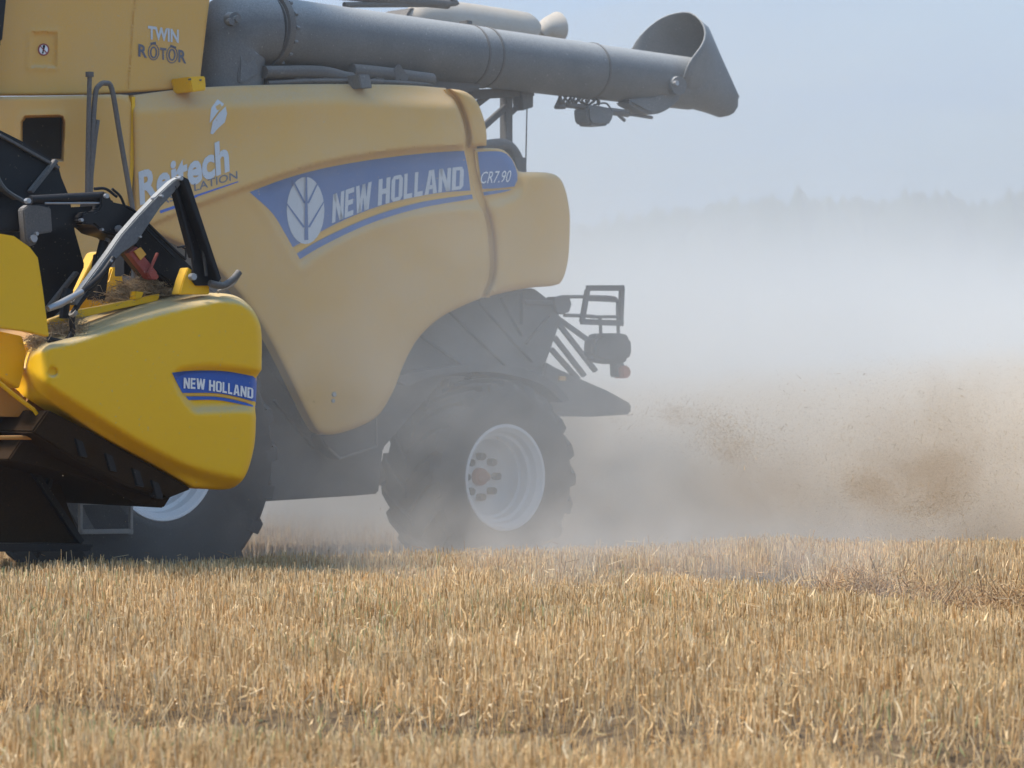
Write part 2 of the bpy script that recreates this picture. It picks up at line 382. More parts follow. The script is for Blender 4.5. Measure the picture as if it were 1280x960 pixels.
def stubble(name, n, y0, y1, wid, leaf=.8):
    X, Y = field(n, y0, y1); t = track(X, Y); clump = vnoise(X, Y, .35, 2) * .6 + vnoise(X, Y, 1.7, 4) * .4
    keep = (rng.random(n) > t * .8) & (rng.random(n) < .45 + .9 * clump)
    X, Y, t, clump = X[keep], Y[keep], t[keep], clump[keep]; n = len(X)
    kk = X * .407 + Y * .914; rowh = vnoise(kk + 50, X * .12 + 9, .42, 40)
    H = (.095 + .045 * clump + .07 * rowh + rng.normal(0, .014, n)) * (1 - .86 * t); H *= np.where(rng.random(n) < .012, 1.25, 1)
    lean = rng.normal(0, .10, (n, 2)) + rng.normal(0, .9, (n, 2)) * t[:, None]
    Z = fine(X, Y); B = np.stack([X, Y, Z - .01], 1); Tp = np.stack([X + lean[:, 0] * H, Y + lean[:, 1] * H, Z + np.maximum(H, .03)], 1)
    o1 = (B, Tp, rng.uniform(.0016, .0027, n) * wid, stalk_colours(n, X, Y))
    k = rng.random(n) < leaf; m = k.sum(); a = rng.uniform(0, 6.283, m); r = rng.uniform(.01, .06, m)
    hb = rng.uniform(.2, .7, m) * H[k]; B2 = B[k] + (Tp[k] - B[k]) * rng.uniform(.1, .7, (m, 1))
    T2 = B2 + np.stack([np.cos(a) * r, np.sin(a) * r, rng.uniform(-.02, .09, m)], 1); T2[:, 2] = np.maximum(T2[:, 2], Z[k] + .01)
    c2 = stalk_colours(m, X[k], Y[k]) * rng.uniform(.75, 1.1, (m, 1))
    o2 = (B2, T2, rng.uniform(.0025, .005, m) * wid, c2)
    return o1, o2
parts = [stubble('s', 125000, 7.8, 20.5, 1.12, .9), stubble('s', 30000, 20.5, 31, 1.6, .6)]
cat = lambda i, j: np.concatenate([p[i][j] for p in parts])
st = blades_object('stubble', cat(0, 0), cat(0, 1), cat(0, 2), cat(0, 3), SM)
tag(st, 'golden cut straw stubble covering the whole foreground field', 'stubble', kind='stuff')
sl = blades_object('stubble_leaf', cat(1, 0), cat(1, 1), cat(1, 2), cat(1, 3), SM, bend=rng.normal(0, .006, (len(cat(1, 0)), 3)), tri=True)
tag(sl, 'ragged dry leaf blades hanging among the stubble stalks', 'straw leaves', kind='stuff')
# loose straw lying across the stubble
n = 3000; X, Y = field(n, 9, 30); a = rng.uniform(0, 6.283, n); ln = rng.uniform(.03, .12, n)
tt = track(X, Y); Z = fine(X, Y) + np.where(tt > .4, rng.uniform(.01, .07, n), rng.uniform(.03, .21, n))
B = np.stack([X, Y, Z], 1); Tp = B + np.stack([np.cos(a) * ln, np.sin(a) * ln, rng.normal(0, .25, n) * ln], 1)
ls = blades_object('loose_straw', B, Tp, rng.uniform(.0012, .0022, n), stalk_colours(n, X, Y) * 1.0, SM)
tag(ls, 'pale loose straw lying across the stubble', 'loose straw', kind='stuff')
# low raised row of straw further back
n = 7000; f_ = rng.random(n); p, q = ground_at(950, 722), ground_at(1400, 752)
X = p[0] + (q[0] - p[0]) * f_ + rng.normal(0, .16, n); Y = p[1] + (q[1] - p[1]) * f_ + rng.normal(0, .16, n); hg = .05 + .10 * vnoise(X, Y, .35, 17)
Z = fine(X, Y) + rng.uniform(.02, 1, n) * hg + .04; a = rng.uniform(0, 6.283, n); ln = rng.uniform(.03, .10, n)
B = np.stack([X, Y, Z], 1); Tp = B + np.stack([np.cos(a) * ln, np.sin(a) * ln, rng.normal(0, .8, n) * ln], 1); Tp[:, 2] = np.maximum(Tp[:, 2], fine(X, Y) + .01)
sw_ = blades_object('straw_swath', B, Tp, rng.uniform(.0018, .0034, n), stalk_colours(n, X, Y) * [.72, .66, .62], SM)
tag(sw_, 'low brownish raised row of tangled straw at the right edge of the dust', 'straw', kind='stuff')
# ---- far wood on the ridge
def leaf_mat():
    m, t, o = nodes('far_foliage'); N, K = t.nodes, t.links; b = N.new('ShaderNodeBsdfPrincipled'); K.new(b.outputs[0], o.inputs[0])
    n1 = N.new('ShaderNodeTexNoise'); n1.inputs['Scale'].default_value = .5; tc = N.new('ShaderNodeTexCoord'); K.new(tc.outputs['Object'], n1.inputs['Vector'])
    cr = N.new('ShaderNodeValToRGB'); e = cr.color_ramp.elements; e[0].color = (.025, .05, .02, 1); e[1].color = (.08, .12, .04, 1); K.new(n1.outputs['Fac'], cr.inputs[0]); K.new(cr.outputs[0], b.inputs['Base Color']); b.inputs['Roughness'].default_value = .9
    return m
m = MB(); fr = random.Random(3)
for k in range(1000):
    x = fr.uniform(-75, 95); y = fr.uniform(262, 330); rise = 3.2 * (1 / (1 + math.exp(-(x - 14) / 4)))
    g = (y - 262) * .03; h = fr.uniform(11.8, 12.9) + rise + g + 3.0; con = False; rad = fr.uniform(3, 5)
    if fr.random() < .04: h += fr.uniform(.3, 1)
    V, F = [], []; ns, nr = 8, 7
    for j in range(nr + 1):
        f = j / nr; rr = rad * ((1 - f) ** .8 if con else math.sin(math.pi * (.15 + .85 * f)) ** .7)
        for i in range(ns):
            a = 6.283 * i / ns; q = rr * fr.uniform(.65, 1.2); V.append((x + q * math.cos(a), y + q * math.sin(a), 1 + (h - 1) * f + fr.uniform(-.4, .4)))
    for j in range(nr):
        for i in range(ns): F.append((j * ns + i, j * ns + (i + 1) % ns, (j + 1) * ns + (i + 1) % ns, (j + 1) * ns + i))
    m.add(V, F)
wood = m.build('distant_wood', leaf_mat(), ang=10); tag(wood, 'far wood along the ridge fading into pale haze', 'wood', kind='stuff')
# ---- haze and dust
bm = bmesh.new(); bmesh.ops.create_icosphere(bm, subdivisions=5, radius=1); fr = random.Random(8)
for q in bm.verts:
    a = .93 + .07 * math.sin(q.co.x * 9 + 1) * math.sin(q.co.y * 7) + .05 * math.sin(q.co.x * 21 + q.co.y * 5); q.co = Vector((q.co.x * 150 * a + 10, q.co.y * 100 * a + 148, q.co.z * (23 + .05 * q.co.x * 60) * a))
me = bpy.data.meshes.new('far_haze'); bm.to_mesh(me); bm.free(); me.polygons.foreach_set('use_smooth', [True] * len(me.polygons))
m, t, o = nodes('far_haze'); pv = t.nodes.new('ShaderNodeVolumePrincipled'); pv.inputs['Color'].default_value = (.70, .70, .68, 1); pv.inputs['Density'].default_value = .012; pv.inputs['Anisotropy'].default_value = .1
t.links.new(pv.outputs[0], o.inputs['Volume']); me.materials.append(m); dd = bpy.data.objects.new('far_haze', me); SC.collection.objects.link(dd)
tag(dd, 'pale bank of haze added far behind, veiling the wood', 'dust', kind='stuff')  # added haze volume that fades the wood, thinning towards its top
hz = MB(); x0, x1, y0_, y1_, z0, z1 = -180, 190, -6, 345, -1.2, 34
hz.add([(x0, y0_, z0), (x1, y0_, z0), (x1, y1_, z0), (x0, y1_, z0), (x0, y0_, z1), (x1, y0_, z1), (x1, y1_, z1), (x0, y1_, z1)],
       [(0, 3, 2, 1), (4, 5, 6, 7), (0, 1, 5, 4), (1, 2, 6, 5), (2, 3, 7, 6), (3, 0, 4, 7)])
m, t, o = nodes('air_haze'); pv = t.nodes.new('ShaderNodeVolumePrincipled'); pv.inputs['Color'].default_value = (.86, .9, .96, 1); pv.inputs['Density'].default_value = .0006; pv.inputs['Anisotropy'].default_value = .3
t.links.new(pv.outputs[0], o.inputs['Volume']); haze = hz.build('haze', m); tag(haze, 'pale air haze over the field', 'haze', kind='stuff')

m, t, o = nodes('harvest_dust'); N, K = t.nodes, t.links
def val(x): 
    q = N.new('ShaderNodeValue'); q.outputs[0].default_value = x; return q.outputs[0]
def mth(op, a, b=None, clamp=False):
    q = N.new('ShaderNodeMath'); q.operation = op; q.use_clamp = clamp
    for i, x in enumerate((a, b)):
        if x is None: continue
        if isinstance(x, (int, float)): q.inputs[i].default_value = x
        else: K.new(x, q.inputs[i])
    return q.outputs[0]
def mr(x, a, b, c=0, d=1):
    q = N.new('ShaderNodeMapRange'); q.interpolation_type = 'SMOOTHSTEP'; K.new(x, q.inputs[0])
    for i, z in enumerate((a, b, c, d)): 
        if isinstance(z, (int, float)): q.inputs[i + 1].default_value = z
        else: K.new(z, q.inputs[i + 1])
    return q.outputs[0]
tc = N.new('ShaderNodeTexCoord'); sp = N.new('ShaderNodeSeparateXYZ'); K.new(tc.outputs['Object'], sp.inputs[0]); X_, Y_, Z_ = sp.outputs
n1 = N.new('ShaderNodeTexNoise'); n1.inputs['Scale'].default_value = .45; n1.inputs['Detail'].default_value = 4; n1.inputs['Roughness'].default_value = .55; n1.inputs['Distortion'].default_value = .6
K.new(tc.outputs['Object'], n1.inputs['Vector'])
n2 = N.new('ShaderNodeTexNoise'); n2.inputs['Scale'].default_value = 1.5; n2.inputs['Detail'].default_value = 5; n2.inputs['Roughness'].default_value = .6; n2.inputs['Distortion'].default_value = .8
K.new(tc.outputs['Object'], n2.inputs['Vector'])
nA = mth('MULTIPLY', mr(n1.outputs['Fac'], .3, .7, .35, 1.5), mr(n2.outputs['Fac'], .3, .7, .5, 1.5)); nB = mr(n2.outputs['Fac'], .40, .60, .05, 2.3)
# front of the cloud: close to the machine's side at the left, further back at the right
front = mth('ADD', mth('MULTIPLY', mth('MAXIMUM', mth('SUBTRACT', X_, .9), 0), 1.9), 17.3)
fY = mr(mth('SUBTRACT', Y_, front), 0, 2.4)
left = mr(X_, -3.6, -.6, .15, 1)
H1 = mr(Z_, 1.3, 3.7, 1, .10)                      # tall thin veil
H2 = mr(Z_, .25, 1.9, 1, 0)                        # dense low cloud
rear = mr(X_, -.1, .9, 0, 1)
back = mr(Y_, 22.0, 23.6, 0, 1)
d1 = mth('MULTIPLY', mth('MULTIPLY', mth('MULTIPLY', mth('MULTIPLY', fY, left), H1), nA), .145)
d2 = mth('MULTIPLY', mth('MULTIPLY', mth('MULTIPLY', mth('MULTIPLY', fY, mr(X_, -2.5, 0, .1, 1)), H2), nB), .08)
d3 = mth('MULTIPLY', mth('MULTIPLY', mth('MULTIPLY', rear, back), mth('MULTIPLY', mr(mth('SUBTRACT', Z_, mth('MULTIPLY', X_, .08)), .45, 1.55, 1, 0), nB)), .75)
d4 = mth('MULTIPLY', mth('MULTIPLY', mr(Y_, 24.5, 27, 0, 1), mr(Z_, 1.4, 3.4, 1, 0)), .2)
blob = None
for px, py, Yb, rx, rz, k in [(915, 560, 20.6, .15, .09, 11), (898, 533, 20.6, .09, .07, 8), (848, 519, 20.9, .13, .07, 5), (1082, 608, 21.0, .15, .07, 9), (1168, 632, 21.0, .2, .08, 10), (1140, 600, 21.2, .5, .25, 1.7), (1190, 545, 21.6, .25, .4, .9), (960, 600, 21.6, .6, .3, .6), (1120, 560, 23, .5, .35, .6), (1200, 520, 23, .4, .45, .45)]:
    cx, cz = (px - 640) / FPX * Yb, 1.5 - (py - 480) / FPX * Yb
    e = mth('ADD', mth('ADD', mth('POWER', mth('DIVIDE', mth('SUBTRACT', X_, cx), rx), 2), mth('POWER', mth('DIVIDE', mth('SUBTRACT', Y_, Yb), rx), 2)), mth('POWER', mth('DIVIDE', mth('SUBTRACT', Z_, cz), rz), 2))
    b = mth('MULTIPLY', mr(e, .0, 1.6, 1, 0), k); blob = b if blob is None else mth('ADD', blob, b)
blob = mth('MULTIPLY', blob, mr(n2.outputs['Fac'], .42, .6, .0, 1.6))
top = mr(Z_, 4.9, 5.4, 1, 0); end = mth('MULTIPLY', mr(Y_, 33, 35.5, 1, 0), mth('MULTIPLY', mr(X_, -7, -5, 0, 1), mr(X_, 10, 12.5, 1, 0)))
d5 = mth('MULTIPLY', mth('MULTIPLY', mth('MULTIPLY', mr(X_, -1.5, -.5, 0, 1), mr(X_, 1.3, 3.2, 1, 0)), mth('MULTIPLY', mr(Y_, 15.2, 17, 0, 1), mr(Y_, 19, 20.5, 1, 0))), mth('MULTIPLY', mth('MULTIPLY', mr(Z_, .42, .85, 1, 0), nB), .17))
base_d = mth('MULTIPLY', mth('ADD', mth('ADD', mth('ADD', d1, d2), d5), mth('ADD', d3, d4)), mth('MULTIPLY', top, end)); den = mth('ADD', base_d, blob)
tan = mth('DIVIDE', mth('ADD', mth('MULTIPLY', d2, .8), mth('MULTIPLY', d3, 1.6)), mth('ADD', mth('ADD', mth('ADD', d1, d2), mth('ADD', d3, d4)), .0001), True)
mx = N.new('ShaderNodeMix'); mx.data_type = 'RGBA'; K.new(tan, mx.inputs[0]); mx.inputs[6].default_value = (.91, .885, .835, 1); mx.inputs[7].default_value = (.92, .81, .67, 1)
mb_ = N.new('ShaderNodeMix'); mb_.data_type = 'RGBA'; K.new(mth('DIVIDE', blob, mth('ADD', den, .0001), True), mb_.inputs[0]); K.new(mx.outputs[2], mb_.inputs[6]); mb_.inputs[7].default_value = (.60, .45, .30, 1)
pv = N.new('ShaderNodeVolumePrincipled'); K.new(mb_.outputs[2], pv.inputs['Color']); K.new(den, pv.inputs['Density']); pv.inputs['Anisotropy'].default_value = .15
K.new(pv.outputs[0], o.inputs['Volume'])
db = MB(); x0, x1, y0_, y1_, z0, z1 = -7, 12.5, 15.2, 35.5, .02, 5.4
db.add([(x0, y0_, z0), (x1, y0_, z0), (x1, y1_, z0), (x0, y1_, z0), (x0, y0_, z1), (x1, y0_, z1), (x1, y1_, z1), (x0, y1_, z1)],
       [(0, 3, 2, 1), (4, 5, 6, 7), (0, 1, 5, 4), (1, 2, 6, 5), (2, 3, 7, 6), (3, 0, 4, 7)])
dust = db.build('dust_cloud', m); tag(dust, 'billowing grey and tan harvest dust around and behind the combine', 'dust', kind='stuff')
#PART2
# ================================================================== THE COMBINE
ORI = (OX, OY, 0)
H = empty('combine_harvester', ORI, ROT)
tag(H, 'big yellow combine harvester with blue stripe and folded grey unloading auger, veiled in dust', 'combine harvester')
VS = 1.62                                                   # plane of the side panels
crease = resample([(150, 300), (200, 281), (240, 264), (310, 238), (400, 209), (500, 192), (590, 186)], 6, False)
recess = resample([(310, 239, 1), (355, 222), (400, 209), (450, 199), (500, 192), (545, 188), (600, 185, 1), (604, 262, 1), (560, 263), (515, 270), (470, 284), (430, 301), (395, 322), (376, 337, 1), (360, 312), (340, 275), (325, 253)], 6)
def body_relief(Q):
    d = segdist(Q, crease[:-1], crease[1:]); yc = np.interp(Q[:, 0], crease[:, 0], crease[:, 1]); up = yc - Q[:, 1]
    fx = np.clip((Q[:, 0] - 150) / 60, 0, 1)
    o = np.where(up > 0, .055 * np.exp(-(np.maximum(d - 3, 0) / 34) ** 1.3) * sstep(d, 0, 7), 0) * fx
    sd_ = sdist(Q, recess); o += -.045 * sstep(sd_, -3, 11) + .010 * sstep(sd_, -16, 0) * sstep(-up, 0, 8)
    # roll towards the top edge
    ty = np.interp(Q[:, 0], [165, 400, 560], [118, 105, 111]); o -= .09 * sstep(30 - (Q[:, 1] - ty), 0, 30) ** 1.5
    return o
body_relief.pts = np.concatenate([crease + [0, k] for k in (-9, -6, -3, -1, 1)])
main_out = [(166, 119, 1), (230, 111), (300, 107), (400, 105), (500, 106), (557, 110, 1), (568, 125), (578, 150), (582, 172), (581, 184, 1), (585, 200), (590, 225), (596, 248), (606, 272), (611, 310), (611, 345), (601, 373, 1),
            (575, 384), (548, 399), (522, 424), (505, 455), (491, 490), (472, 520), (445, 535), (418, 543), (400, 541), (388, 526), (365, 480), (345, 440), (322, 400), (290, 357), (255, 322), (215, 300), (170, 285, 1)]
panel, S1 = relief('side_panel', main_out, VS, M['body'], H, er=9, ed=.035, fn=body_relief)
rear_out = [(592, 186, 1), (610, 185), (630, 188), (643, 203), (648, 214), (662, 215), (685, 216), (699, 222), (707, 238), (712, 265), (712, 295), (710, 325), (703, 350), (692, 357), (660, 360), (630, 366), (607, 372, 1), (618, 345), (619, 310), (614, 275), (604, 248), (598, 225), (594, 205)]
rrec = resample([(588, 184, 1), (630, 184), (648, 200), (656, 222), (654, 240), (640, 252), (620, 258), (600, 262, 1)], 5)
def rear_relief(Q): return -.045 * sstep(sdist(Q, rrec), -3, 11) - .30 * sstep(Q[:, 0], 655, 730) ** 2
rear, S2 = relief('rear_panel', rear_out, VS, M['body'], H, er=11, ed=.06, fn=rear_relief)
lobe_out = [(563, 111, 1), (580, 114), (594, 124), (603, 143), (608, 165), (608, 182, 1), (587, 184, 1), (588, 172), (584, 150), (574, 125)]
lobe, S3 = relief('upper_rear_panel', lobe_out, VS, M['body'], H, er=7, ed=.05)
# blue stripe with its lettering
bt = np.array([(312, 240), (355, 224), (400, 211.5), (450, 202), (500, 195), (545, 190.5), (580, 188.5)])
blue_out = [(312, 240, 1)] + [tuple(q) for q in bt[1:-1]] + [(580, 188.5, 1), (585, 212), (588, 238, 1), (550, 241), (510, 248), (470, 259), (430, 275), (400, 290), (366, 309, 1), (357, 293), (340, 266)]
dc = decal('blue_decal', blue_out, S1, M['blue2'], panel)
lo_out = [(374, 323, 1), (400, 307), (440, 286), (480, 270), (530, 256), (590, 246, 1), (591, 239.5, 1), (590, 242, 1), (530, 250), (480, 264), (440, 279), (400, 299), (371, 316.5, 1)]
lo_out = [(375, 324, 1), (400, 309), (440, 289), (480, 273), (530, 259), (591, 248.5, 1), (590, 243, 1), (530, 252), (480, 265.5), (440, 281), (400, 300), (371, 317, 1)]
decal('blue_stripe', lo_out, S1, M['blue2'], panel)
gl = [(367.5, 310.5, 1), (400, 292.5), (430, 278), (470, 262), (510, 251), (550, 244.5), (589, 241, 1), (590, 243, 1), (550, 248), (510, 255), (470, 267), (430, 284), (400, 299), (371, 315.5, 1)]
decal('gold_stripe', gl, S1, M['gold'], panel, lift=.0045)
# block letters as convex pieces in a unit cell
GL = {'N': [[(0, 0), (.3, 0), (.3, 1), (0, 1)], [(.7, 0), (1, 0), (1, 1), (.7, 1)], [(.0, 1), (.33, 1), (1, 0), (.67, 0)]],
      'E': [[(0, 0), (.34, 0), (.34, 1), (0, 1)], [(.34, 0), (.95, 0), (.95, .18), (.34, .18)], [(.34, .41), (.88, .41), (.88, .59), (.34, .59)], [(.34, .82), (.95, .82), (.95, 1), (.34, 1)]],
      'W': [[(.13, 0), (.38, 0), (.22, 1), (0, 1)], [(.2, 0), (.40, 0), (.60, 1), (.42, 1)], [(.60, 0), (.80, 0), (.58, 1), (.40, 1)], [(.62, 0), (.87, 0), (1, 1), (.78, 1)]],
      'H': [[(0, 0), (.34, 0), (.34, 1), (0, 1)], [(.66, 0), (1, 0), (1, 1), (.66, 1)], [(.34, .4), (.66, .4), (.66, .6), (.34, .6)]],
      'O': [[(0, .15), (.33, .15), (.33, .85), (0, .85)], [(.67, .15), (1, .15), (1, .85), (.67, .85)], [(.2, 0), (.8, 0), (1, .15), (0, .15)], [(0, .85), (1, .85), (.8, 1), (.2, 1)]],
      'L': [[(0, 0), (.36, 0), (.36, 1), (0, 1)], [(.36, 0), (.92, 0), (.92, .19), (.36, .19)]],
      'A': [[(0, 0), (.32, 0), (.55, 1), (.3, 1)], [(.68, 0), (1, 0), (.7, 1), (.45, 1)], [(.25, .2), (.75, .2), (.70, .37), (.30, .37)]],
      'D': [[(0, 0), (.34, 0), (.34, 1), (0, 1)], [(.66, .15), (1, .15), (1, .85), (.66, .85)], [(.34, 0), (.8, 0), (1, .15), (.34, .15)], [(.34, .85), (1, .85), (.8, 1), (.34, 1)]]}
WD = {'N': .62, 'E': .5, 'W': .86, 'H': .62, 'O': .6, 'L': .48, 'A': .64, 'D': .6, ' ': .24}
def block_text(txt, base, h0, h1, slant=0):
    """base: pixel polyline of the baseline; letter height runs h0 -> h1"""
    base = np.array(base, float); seg = np.hypot(*np.diff(base, axis=0).T); cum = np.concatenate([[0], np.cumsum(seg)]); tot = sum(WD[c] + .07 for c in txt) - .07; x = 0; polys = []
    def at(s): return np.array([np.interp(s, cum, base[:, 0]), np.interp(s, cum, base[:, 1])])
    for ch in txt:
        for p in GL.get(ch, []):
            q = []
            for a, b in p:
                f = (x + a * WD[ch]) / tot; P_ = at(f * cum[-1]); hh = h0 + (h1 - h0) * f; q.append(P_ + np.array([slant * b * hh, -b * hh]))
            polys.append(q)
        x += WD[ch] + .07
    return polys
decals('lettering', block_text('NEW HOLLAND', [(415, 279), (440, 269), (470, 258), (500, 250), (540, 242), (579, 236)], 36, 28, .04), S1, M['veil_grey'], panel, .006)
# leaf emblem
def oval(cx, cy_, a, b, n=28): return [(cx + a * math.cos(6.283 * k / n), cy_ + b * math.sin(6.283 * k / n)) for k in range(n)]
decals('leaf_emblem', [oval(382, 263, 23.5, 42)], S1, M['veil_grey'], panel, .006)
def strip(p, q, w0, w1=None):
    p, q = np.array(p, float), np.array(q, float); d = q - p; nn = np.array([-d[1], d[0]]) / np.linalg.norm(d); w1 = w0 if w1 is None else w1
    return [p + nn * w0 / 2, q + nn * w1 / 2, q - nn * w1 / 2, p - nn * w0 / 2]
decals('emblem_veins', [strip((383, 220), (383, 300), 1.8, 5), strip((366, 225), (381, 254), 1.5, 2.6), strip((399, 225), (385, 254), 1.5, 2.6), strip((358, 254), (380, 284), 1.4, 2.6), strip((405, 252), (386, 284), 1.4, 2.6)], S1, M['blue2'], panel, .009)
bt2 = [(597, 190, 1), (612, 189), (628, 190), (638, 197), (645, 211), (647, 224), (643, 233, 1), (625, 235), (603, 236, 1), (600, 215)]
decal('blue_decal', bt2, S2, M['blue2'], rear, .008, 2)
decal('blue_stripe', [(604, 240, 1), (622, 238), (640, 236.5, 1), (630, 240), (605, 244.5, 1)], S2, M['blue2'], rear, .008, 2)
def font_polys(txt, offset=0.0):
    cu = bpy.data.curves.new('tmp', 'FONT'); cu.body = txt; cu.offset = offset; cu.resolution_u = 3; cu.fill_mode = 'FRONT'
    o = bpy.data.objects.new('tmp', cu); SC.collection.objects.link(o); dg = bpy.context.evaluated_depsgraph_get(); dg.update()
    me = o.evaluated_get(dg).to_mesh(); vs = np.array([q.co[:2] for q in me.vertices]); fs = [list(p.vertices) for p in me.polygons]; o.evaluated_get(dg).to_mesh_clear()
    bpy.data.objects.remove(o); bpy.data.curves.remove(cu); return vs, fs
def font_text(name, txt, p0, p1, h, S, mat, parent, shear=0, offset=.01, lift=.004, up=None):
    vs, fs = font_polys(txt, offset); vs = vs - [vs[:, 0].min(), 0]; W_ = vs[:, 0].max(); caph = .7
    p0, p1 = np.array(p0, float), np.array(p1, float)
    q = p0 + (vs[:, :1] / W_) * (p1 - p0) + np.stack([vs[:, 1] / caph * h * shear, -vs[:, 1] / caph * h], 1)
    v = S(q) + lift; V3 = L(q[:, 0], q[:, 1], v)
    a, b, c = (V3[i] for i in fs[0][:3])
    if np.cross(b - a, c - a)[1] < 0: fs = [f[::-1] for f in fs]
    return mesh_obj(name, V3, fs, mat, parent)
font_text('lettering', 'CR7.90', (599.5, 229.5), (637, 227.5), 15, S2, M['white'], rear, shear=.22, offset=.0, lift=.014)
font_text('lettering', 'Reitech', (175, 255), (287, 212), 39, S1, M['veil_grey'], panel, shear=-.05, offset=.035)
font_text('lettering', 'AS', (200, 257), (219, 250), 9, S1, M['slate'], panel, shear=-.05, offset=.01)
font_text('lettering', 'LATION', (243, 239), (297, 223), 9.5, S1, M['slate'], panel, shear=-.05, offset=.01)
decals('lettering_underline', [strip((200, 265), (222, 257.5), 3.6), strip((222, 257.5), (246, 244.5), 3.2), strip((246, 244.5), (298, 227), 2.6, 1.2)], S1, M['blue'], panel, .004)
decals('leaf_mark', [[(262, 154), (264, 135), (272, 124), (276, 127), (280, 130), (272, 140), (265, 150)], [(266, 152), (274, 141), (282, 133), (284, 142), (281, 153), (273, 160), (266, 168), (263, 167)]], S1, M['veil_grey'], panel, .004)
bolts([(417, 493, VS, .018), (416, 501, VS, .014)]).build('latch', M['steel'], panel)
prism([(556, 112), (568, 112), (592, 150), (596, 185), (606, 230), (618, 262), (624, 320), (612, 372), (596, 372), (600, 300), (585, 220), (570, 150)], 1.545, 1.50, bev=0).build('seam_channel', M['body'], H)
# core of the machine behind the panels
core = prism([(175, 130), (400, 118), (555, 124), (575, 190), (600, 250), (690, 222), (700, 345), (604, 365), (545, 395), (515, 430), (470, 515), (410, 535), (330, 420), (170, 290)], 1.50, -1.5, bev=.02)
core.build('body_core', M['dark'], H)
# lower chassis, wheel arch and straw hood
ch = prism([(300, 390), (345, 400), (400, 530), (470, 512), (520, 415), (560, 380), (612, 368), (668, 360), (684, 372), (703, 398), (683, 455), (640, 470), (560, 470), (480, 560), (474, 617), (440, 620), (330, 627), (262, 560)], 1.30, -1.2, bev=.015)
ch.build('chassis', M['dark'], H)
m_ = MB()
for p, q, wd_ in [((560, 385), (640, 462), 3), ((600, 376), (668, 452), 3), ((628, 372), (655, 420), 2), ((655, 366), (655, 405), 3), ((690, 395), (660, 430), 2.5), ((530, 420), (600, 470), 2.5), ((400, 545), (470, 540), 3), ((345, 500), (395, 560), 3)]: bar(p, q, wd_, 1.335, .05, m_)
m_.build('hood_rib', M['dark'], H)
prism([(400, 545), (472, 525), (472, 560), (425, 574), (408, 560)], 1.42, 1.2, bev=.01).build('side_box', M['dark'], H)
m_ = MB(); T([(470, 523, 1.44), (471, 558, 1.44), (440, 568, 1.44), (425, 573, 1.44), (411, 560, 1.44)], .009, m_, 6, smooth=False); m_.build('edge_rail', M['frame'], H)
prism([(500, 470), (540, 462), (600, 456), (650, 460), (690, 476), (712, 500), (704, 503), (680, 482), (640, 469), (600, 465), (545, 470), (508, 482)], 1.56, .95, smooth=True, bev=.004).build('wheel_guard', M['dark'], H)
prism([(683, 452), (697, 460), (728, 474), (760, 488), (791, 505), (790, 518), (740, 521), (690, 515), (676, 480)], .9, -.9, bev=.02).build('spreader', M['dark'], H)
for p, q in [((690, 385), (752, 428)), ((697, 398), (745, 464)), ((690, 425), (733, 478)), ((682, 437), (720, 480))]: pass
m_ = MB()
for p, q in [((696, 396), (746, 432)), ((699, 404), (746, 464)), ((694, 421), (732, 470)), ((690, 436), (724, 474))]: bar(p, q, 5.5, .86, .03, m_)
m_.build('rear_slat', M['dark'], H)
prism([(700, 470), (708, 470), (708, 476), (700, 476)], .93, .9).build('marker_plate', M['gold'], H)
# rear light carrier
A = empty('light_carrier', L(700, 380, 1.3), 0, H); off = -np.array(L(700, 380, 1.3))
def build_at(mb, name, mat, par, o3=off):
    mb.v = [tuple(np.array(q) + o3) for q in mb.v]; return mb.build(name, mat, par)
m_ = T([(655, 378, 1.3), (700, 379, 1.3)], .022, None, 10); T([(698, 372, 1.3), (708, 371, 1.3), (760, 371.5, 1.3), (771, 376, 1.3), (772, 392, 1.3), (773, 420, 1.3)], .014, m_, 8); T([(705, 394, 1.3), (745, 396, 1.3), (750, 402, 1.3), (751, 420, 1.3)], .014, m_, 8)
prism([(693, 371), (712, 370), (715, 380), (712, 390), (703, 393), (697, 390), (693, 382)], 1.34, 1.24, m_); build_at(m_, 'bracket', M['dark'], A)
m_ = MB(); bar((735, 360), (781, 360), 7, 1.33, .03, m_); bar((779, 359), (777, 406), 5, 1.33, .03, m_); bar((736, 362), (729, 402), 5, 1.33, .03, m_); bar((728, 402), (780, 404), 7, 1.33, .03, m_); bar((734, 374), (776, 376), 4, 1.31, .03, m_); bar((740, 396), (772, 396), 4, 1.31, .03, m_)
build_at(m_, 'board_bar', M['dark'], A)
m_ = prism([(745, 420), (752, 417), (770, 416.5), (785, 418), (791, 424), (792, 440), (789, 450), (781, 454), (768, 455), (750, 452), (743, 446), (742, 432)], 1.40, 1.26, smooth=True, bev=.03); build_at(m_, 'work_light', M['rubber'], A)
m_ = prism([(770, 453), (781, 454), (781, 472), (771, 471)], 1.36, 1.28); build_at(m_, 'lamp_holder', M['dark'], A)
m_ = prism([(778, 457), (786, 457), (790, 464), (788, 472), (779, 473)], 1.40, 1.28, smooth=True, bev=.012); build_at(m_, 'tail_lamp', M['orange'], A)
